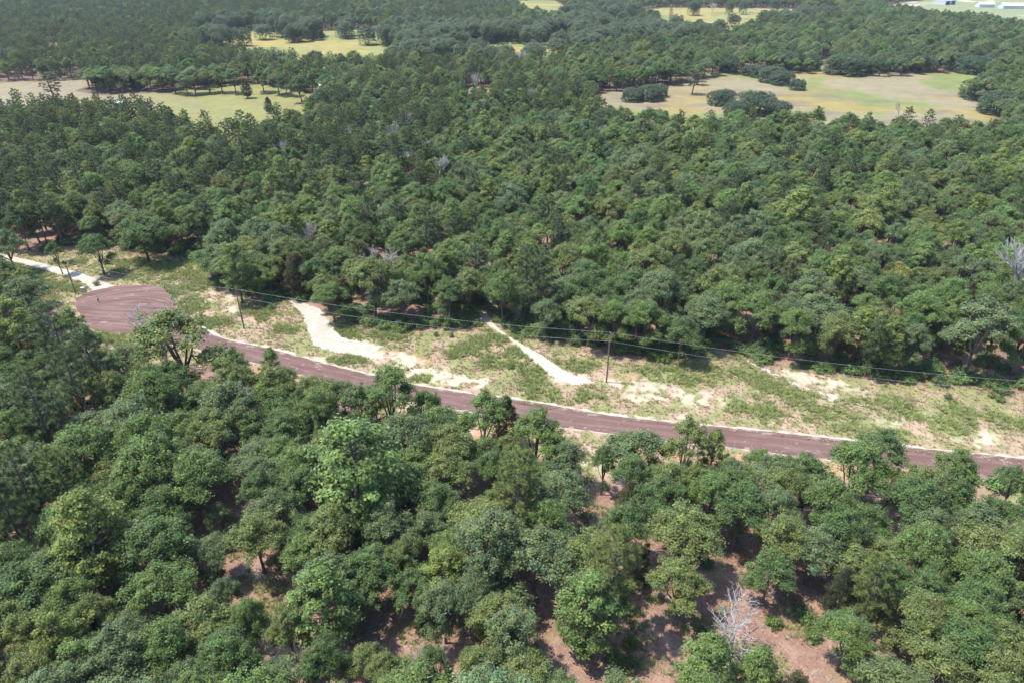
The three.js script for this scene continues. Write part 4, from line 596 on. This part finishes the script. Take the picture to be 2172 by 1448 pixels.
// ---------------------------------------------------------------- power line
const poleWood = new THREE.MeshStandardMaterial({ color: lin(0.235, 0.165, 0.125), vertexColors: true, roughness: 1 }), glaze = new THREE.MeshPhysicalMaterial({ color: lin(0.55, 0.66, 0.60), roughness: 0.25, clearcoat: 0.6 }), zinc = new THREE.MeshStandardMaterial({ color: lin(0.62, 0.63, 0.64), roughness: 0.55, metalness: 0.7 });
const poles = [[-121.6,-171.8, 9.6, 'wooden utility pole beside the white drive at the turning circle'], [-68.1,-152.2, 10.6, 'wooden utility pole leaning among grass between turning circle and white drive'], [21.0,-127.4, 12.3, 'wooden utility pole on the verge, tallest of those in view'], [109, -107.4, 12, 'wooden utility pole standing just past the eastern frame edge']];
const heads = [];
for (const [x, z, h, label] of poles) {
  const o = thing('utility_pole', x, z, label, 'utility pole', 'poles of the power line');
  const s = new Shape3(), pts = [], rad = []; for (let k = 0; k <= 8; k++) { pts.push(V(0.02 * Math.sin(k), (h * k) / 8 - (k ? 0 : 0.2), 0)); rad.push(mix(0.19, 0.125, k / 8)); } s.tube(pts, rad, 10, [1, 1, 1], true); part(o, 'shaft', s.build(), poleWood);
  const pin = part(o, 'insulator_pin', new THREE.CylinderGeometry(0.018, 0.022, 0.3, 8), zinc); pin.position.set(0, h + 0.1, 0);
  const bell = new THREE.LatheGeometry([[0.0, 0.0], [0.07, 0.0], [0.085, 0.035], [0.05, 0.06], [0.075, 0.085], [0.045, 0.12], [0.055, 0.15], [0.03, 0.18], [0, 0.185]].map(([a, b]) => new THREE.Vector2(a, b)), 14); part(o, 'insulator', bell, glaze).position.set(0, h + 0.2, 0);
  const lows = [h - 1.65, h * 0.585]; for (const y of lows) { const b = part(o, 'wire_clamp', new THREE.BoxGeometry(0.09, 0.12, 0.16), zinc); b.position.set(0, y, 0.17); }
  heads.push([V(x, h + 0.38, z), V(x, lows[0], z + 0.25), V(x, lows[1], z + 0.25)]);
}
const cable = new THREE.MeshStandardMaterial({ color: lin(0.50, 0.52, 0.52), roughness: 0.6, metalness: 0.2 }), dullCable = new THREE.MeshStandardMaterial({ color: lin(0.30, 0.31, 0.31), roughness: 0.7 });
const spanWords = ['between the drive pole and the leaning verge pole', 'between the leaning verge pole and the tallest pole', 'running east from the tallest pole'];
for (let k = 0; k < 3; k++) for (let w = 0; w < 3; w++) {
  const a = heads[k][w], b = heads[k + 1][w], pts = [], sag = [1.0, 1.5, 1.4][k] * (w ? 1.15 : 1);
  for (let j = 0; j <= 24; j++) { const t = j / 24; pts.push(a.clone().lerp(b, t).add(V(0, -4 * sag * t * (1 - t), 0))); }
  const s = new Shape3(), r = w === 2 ? 0.010 : 0.016; s.tube(pts, pts.map(() => r), 5);
  const g = s.build(); g.deleteAttribute('color'); const m = new THREE.Mesh(g, w === 2 ? dullCable : cable); m.name = numbered('power_wire'); m.castShadow = true;
  tag(m, `${['topmost silvery wire', 'second silvery wire from the top', 'thin dull lowest cable'][w]} ${spanWords[k]}`, 'wire', 'wires of the power line'); scene.add(m);
}

// ---------------------------------------------------------------- the person on the turning circle
{
  const o = thing('person', -112.8,-167.0, 'person in a pale grey top and dark trousers standing on the turning circle', 'person');
  const B = [ // from, to, radii
    [[0.10, 0.04, 0.07], [0.095, 0.03, -0.07], 0.045, 0.05], [[-0.10, 0.04, 0.09], [-0.095, 0.03, -0.05], 0.045, 0.05],
    [[0.095, 0.07, -0.03], [0.10, 0.48, 0.0], 0.045, 0.06], [[0.10, 0.48, 0.0], [0.09, 0.90, 0.0], 0.066, 0.09], [[-0.095, 0.07, -0.02], [-0.10, 0.48, 0.02], 0.045, 0.06], [[-0.10, 0.48, 0.02], [-0.09, 0.90, 0.0], 0.066, 0.09],
    [[-0.06, 0.95, 0], [0.06, 0.95, 0], 0.125, 0.125], [[0, 1.0, 0], [0, 1.18, 0.0], 0.13, 0.125], [[-0.09, 1.36, 0], [0.09, 1.36, 0], 0.10, 0.10], [[0, 1.2, 0], [0, 1.34, 0], 0.14, 0.15],
    [[0.17, 1.40, 0], [0.23, 1.14, -0.02], 0.062, 0.048], [[0.23, 1.14, -0.02], [0.16, 1.02, 0.22], 0.045, 0.034], [[-0.17, 1.40, 0], [-0.23, 1.14, -0.02], 0.062, 0.048], [[-0.23, 1.14, -0.02], [-0.16, 1.02, 0.22], 0.045, 0.034],
    [[0, 1.42, 0], [0, 1.54, 0.01], 0.058, 0.055], [[0, 1.60, 0.02], [0, 1.68, 0.0], 0.078, 0.092], [[0, 1.575, 0.05], [0, 1.60, 0.05], 0.05, 0.05], [[0, 1.63, 0.10], [0, 1.61, 0.115], 0.012, 0.016],
    [[0.085, 1.64, 0.0], [0.09, 1.66, -0.01], 0.018, 0.018], [[-0.085, 1.64, 0.0], [-0.09, 1.66, -0.01], 0.018, 0.018],
  ];
  for (const s of [1, -1]) {                          // hands held together in front, five fingers each
    B.push([[0.16 * s, 1.02, 0.23], [0.13 * s, 1.02, 0.30], 0.034, 0.036]);
    for (let f = 0; f < 4; f++) { const l = [0.062, 0.075, 0.07, 0.055][f], x = 0.155 * s - 0.022 * s * f, a = [x, 1.025 - 0.003 * f, 0.325]; B.push([a, [x - 0.012 * s, 1.01, 0.325 + l * 0.6], 0.0105, 0.0095], [[x - 0.012 * s, 1.01, 0.325 + l * 0.6], [x - 0.03 * s, 0.985, 0.325 + l * 0.85], 0.0095, 0.008]); }
    B.push([[0.155 * s, 1.045, 0.26], [0.115 * s, 1.055, 0.31], 0.013, 0.011], [[0.115 * s, 1.055, 0.31], [0.095 * s, 1.04, 0.335], 0.011, 0.009]);
  }
  const field = (x, y, z) => { let d = 1e9; for (const [a, b, ra, rb] of B) { const bx = b[0] - a[0], by = b[1] - a[1], bz = b[2] - a[2], t = clamp(((x - a[0]) * bx + (y - a[1]) * by + (z - a[2]) * bz) / (bx * bx + by * by + bz * bz)), e = Math.hypot(x - a[0] - bx * t, y - a[1] - by * t, z - a[2] - bz * t) - mix(ra, rb, t), k = Math.min(ra, rb) < 0.02 ? 0.006 : 0.03, h = clamp(0.5 + 0.5 * (d - e) / k); d = mix(d, e, h) - k * h * (1 - h); } return d; };
  function mesh(cx, cy, cz, half, n) {
    const mc = new MarchingCubes(n, new THREE.MeshStandardMaterial(), false, false, 120000); mc.isolation = 0; mc.reset();
    for (let k = 0; k < n; k++) for (let j = 0; j < n; j++) for (let i = 0; i < n; i++) mc.field[k * n * n + j * n + i] = -field(cx + ((i - n / 2) / (n / 2)) * half, cy + ((j - n / 2) / (n / 2)) * half, cz + ((k - n / 2) / (n / 2)) * half);
    mc.update(); const c = mc.count, p = Array.from(mc.positionArray.slice(0, c * 3)), nn = Array.from(mc.normalArray.slice(0, c * 3)), out = new Shape3();
    for (let q = 0; q < c; q++) { const x = cx + p[q * 3] * half, y = cy + p[q * 3 + 1] * half, z = cz + p[q * 3 + 2] * half; out.p.push(x, y, z); out.n.push(nn[q * 3], nn[q * 3 + 1], nn[q * 3 + 2]); const col = y > 1.69 || (y > 1.60 && z < -0.02 && Math.abs(x) < 0.1) ? [0.09, 0.06, 0.045] : y > 1.50 || z > 0.2 ? [0.46, 0.28, 0.20] : y > 0.98 ? [0.60, 0.61, 0.64] : y > 0.09 ? [0.022, 0.024, 0.035] : [0.05, 0.04, 0.035]; out.c.push(...col); out.i.push(q); }
    return out.build();
  }
  const m = part(o, 'body', mesh(0, 0.9, 0.1, 0.96, 120), new THREE.MeshStandardMaterial({ vertexColors: true, roughness: 0.9 }));
  o.rotation.y = 0.5;
}

// ---------------------------------------------------------------- small things by the road
{
  const grey = new THREE.MeshStandardMaterial({ color: lin(0.52, 0.56, 0.58), roughness: 0.5 }), dark = new THREE.MeshStandardMaterial({ color: lin(0.03, 0.03, 0.032), roughness: 0.7 }), steel = new THREE.MeshStandardMaterial({ color: lin(0.5, 0.5, 0.5), roughness: 0.5, metalness: 0.6 });
  const o = thing('utility_cabinet', -120.7,-173.9, 'pale grey utility cabinet in the grass beside the drive', 'cabinet');
  part(o, 'housing', new THREE.BoxGeometry(0.95, 0.85, 0.8), grey).position.y = 0.52; part(o, 'lid', new THREE.BoxGeometry(1.02, 0.08, 0.87), grey).position.y = 0.985; part(o, 'plinth', new THREE.BoxGeometry(1.2, 0.12, 1.05), steel).position.y = 0.04; part(o, 'door', new THREE.BoxGeometry(0.78, 0.66, 0.03), grey).position.set(0, 0.52, 0.41);
  const s = thing('marker_post', -98.3,-175.1, 'short black marker post at the far rim of the turning circle', 'post'); part(s, 'post', new THREE.CylinderGeometry(0.14, 0.17, 0.75, 12), dark).position.y = 0.36; part(s, 'cap', new THREE.SphereGeometry(0.145, 12, 6, 0, 6.3, 0, 1.57), dark).position.y = 0.735;
}
const logCol = new THREE.MeshStandardMaterial({ color: lin(0.46, 0.41, 0.36), vertexColors: true, roughness: 1 });
for (const [x, z, l, turn, r, label] of [[90.8,-109.8, 2.6, 0.15, 0.10, 'pale log lying in the grass near the eastern road edge'], [-5.5,-151.9, 1.6, -0.5, 0.14, 'dark short log beside the sand path'], [-15.9,-163.7, 3.2, 0.9, 0.09, 'fallen branch beside the grey snag'], [40.6,-57.2, 1.8, -0.6, 0.05, 'pale stick lying in the litter clearing'], [-23.0,-118.8, 2.2, 0.5, 0.06, 'pale stick below the near road edge']]) {
  const o = thing('fallen_log', x, z, label, 'log', 'logs and fallen branches'), s = new Shape3(), a = V(-l / 2 * Math.cos(turn), r * 0.9, -l / 2 * Math.sin(turn)), b = V(l / 2 * Math.cos(turn), r * 0.7, l / 2 * Math.sin(turn)); s.tube(bent(a, b, 5, r * 0.3), [r, r * 0.95, r * 0.9, r * 0.82, r * 0.75, r * 0.6], 8, [1, 1, 1], true); part(o, 'trunk', s.build(), logCol);
  const t = new Shape3(); t.tube([a.clone().lerp(b, 0.6), a.clone().lerp(b, 0.75).add(V(0.2, r * 2.2, 0.3))], [r * 0.4, r * 0.2], 6); part(o, 'branch_stub', t.build(), logCol);
}
{
  const o = thing('snag', -19.2,-159.4, 'grey broken-topped snag standing at the wood edge', 'snag'), s = new Shape3(); s.tube([V(0, -0.2, 0), V(0.02, 0.4, 0), V(0.05, 1.8, 0), V(0.1, 3.2, 0.05), V(0.16, 4.2, 0.05), V(0.28, 4.45, 0.1)], [0.36, 0.30, 0.27, 0.25, 0.22, 0.04], 9, [0.9, 0.88, 0.86]); part(o, 'trunk', s.build(), logCol);
  const t = new Shape3(); t.tube([V(0.1, 2.9, 0.05), V(0.45, 3.3, 0.2), V(0.6, 3.7, 0.2)], [0.08, 0.06, 0.02], 6); part(o, 'branch_stub', t.build(), logCol);
}

// ---------------------------------------------------------------- far farm buildings
const metalRoof = new THREE.MeshStandardMaterial({ color: lin(0.80, 0.81, 0.82), roughness: 0.45, metalness: 0.1 }), sheetWall = new THREE.MeshStandardMaterial({ color: lin(0.55, 0.57, 0.60), roughness: 0.6 });
function barn(name, x, z, w, d, h, turn, doors, label) {
  const o = thing(name, x, z, label, 'building', 'farm buildings'); o.rotation.y = turn; const rise = d * 0.2, t = 0.18;
  for (const sz of [-1, 1]) {
    const holes = sz > 0 ? doors : 0, s = new THREE.Shape([new THREE.Vector2(-w / 2, 0), new THREE.Vector2(w / 2, 0), new THREE.Vector2(w / 2, h), new THREE.Vector2(-w / 2, h)]);
    for (let k = 0; k < holes; k++) { const a = -w / 2 + ((k + 0.18) * w) / holes, b = -w / 2 + ((k + 0.82) * w) / holes; s.holes.push(new THREE.Path([new THREE.Vector2(a, 0.05), new THREE.Vector2(a, h * 0.78), new THREE.Vector2(b, h * 0.78), new THREE.Vector2(b, 0.05)])); const f = part(o, 'door_frame', new THREE.BoxGeometry(b - a + 0.4, 0.3, 0.3), sheetWall); f.position.set((a + b) / 2, h * 0.78 + 0.15, d / 2 + 0.1); }
    const g = new THREE.ExtrudeGeometry(s, { depth: t, bevelEnabled: false }); g.translate(0, 0, sz * (d / 2) - (sz > 0 ? t : 0)); part(o, 'wall', g, sheetWall);
  }
  for (const sx of [-1, 1]) { const s = new THREE.Shape([new THREE.Vector2(-d / 2 + t, 0), new THREE.Vector2(d / 2 - t, 0), new THREE.Vector2(d / 2 - t, h), new THREE.Vector2(0, h + rise * 0.97), new THREE.Vector2(-d / 2 + t, h)]), g = new THREE.ExtrudeGeometry(s, { depth: t, bevelEnabled: false }); g.rotateY(Math.PI / 2); g.translate(sx * (w / 2) - (sx > 0 ? t : 0), 0, 0); part(o, 'gable_wall', g, sheetWall); }
  const sl = Math.hypot(d / 2 + 0.5, rise * (1 + 1 / d)); for (const sz of [-1, 1]) { const r = part(o, 'roof_slope', new THREE.BoxGeometry(w + 1, 0.12, sl), metalRoof); r.position.set(0, h + rise / 2 + 0.1, sz * (d / 4 + 0.12)); r.rotation.x = sz * Math.atan2(rise, d / 2); }
  part(o, 'ridge_cap', new THREE.BoxGeometry(w + 1, 0.1, 0.5), metalRoof).position.set(0, h + rise + 0.17, 0);
}
barn('metal_barn', 721.7,-1269.7, 28, 20, 6.5, 0.5, 2, 'metal barn with dark open bays, westernmost building of the farmyard');
barn('metal_barn', 751.9,-1208.5, 23, 14, 4.5, -0.05, 0, 'shorter white-roofed barn in the middle of the farmyard');
barn('metal_barn', 786.9,-1180.1, 52, 16, 4.5, -0.1, 0, 'long white-roofed shed at the eastern corner of the picture');
barn('farm_house', 16.0,-1367.2, 30, 12, 3.5, 0, 3, 'low white building on the skyline beyond the northern field');
barn('shed', -127.3,-489.4, 8, 5, 2.6, 0.5, 1, 'small white-roofed shed half hidden among oaks by the western meadow');
barn('shed', -235.9,-429.3, 5, 4, 2.4, -0.2, 1, 'tiny white shed showing between the dark western pines');
const hay = new THREE.MeshStandardMaterial({ color: lin(0.16, 0.13, 0.10), roughness: 1 });
for (const [x, z, label] of [[-320.3,-959.3, 'western dark hay bale of the pair in the far field'], [-318.1,-965.6, 'eastern dark hay bale of the pair in the far field'], [-330.8,-998.2, 'dark hay bale behind the pair in the far field']]) { const o = thing('hay_bale', x, z, label, 'hay bale', 'bales in the far field'), g = new THREE.CylinderGeometry(1.0, 1.0, 2.2, 18, 2); g.rotateZ(Math.PI / 2); part(o, 'roll', g, hay).position.y = 0.97; const b = new THREE.TorusGeometry(1.0, 0.05, 5, 18); b.rotateY(Math.PI / 2); part(o, 'binding', b, hay).position.y = 0.97; }

console.log('trees', trees.length, 'own', own.length, Object.fromEntries(Object.entries(rest).map(([k, v]) => [k, v.length])));
renderer.render(scene, camera);
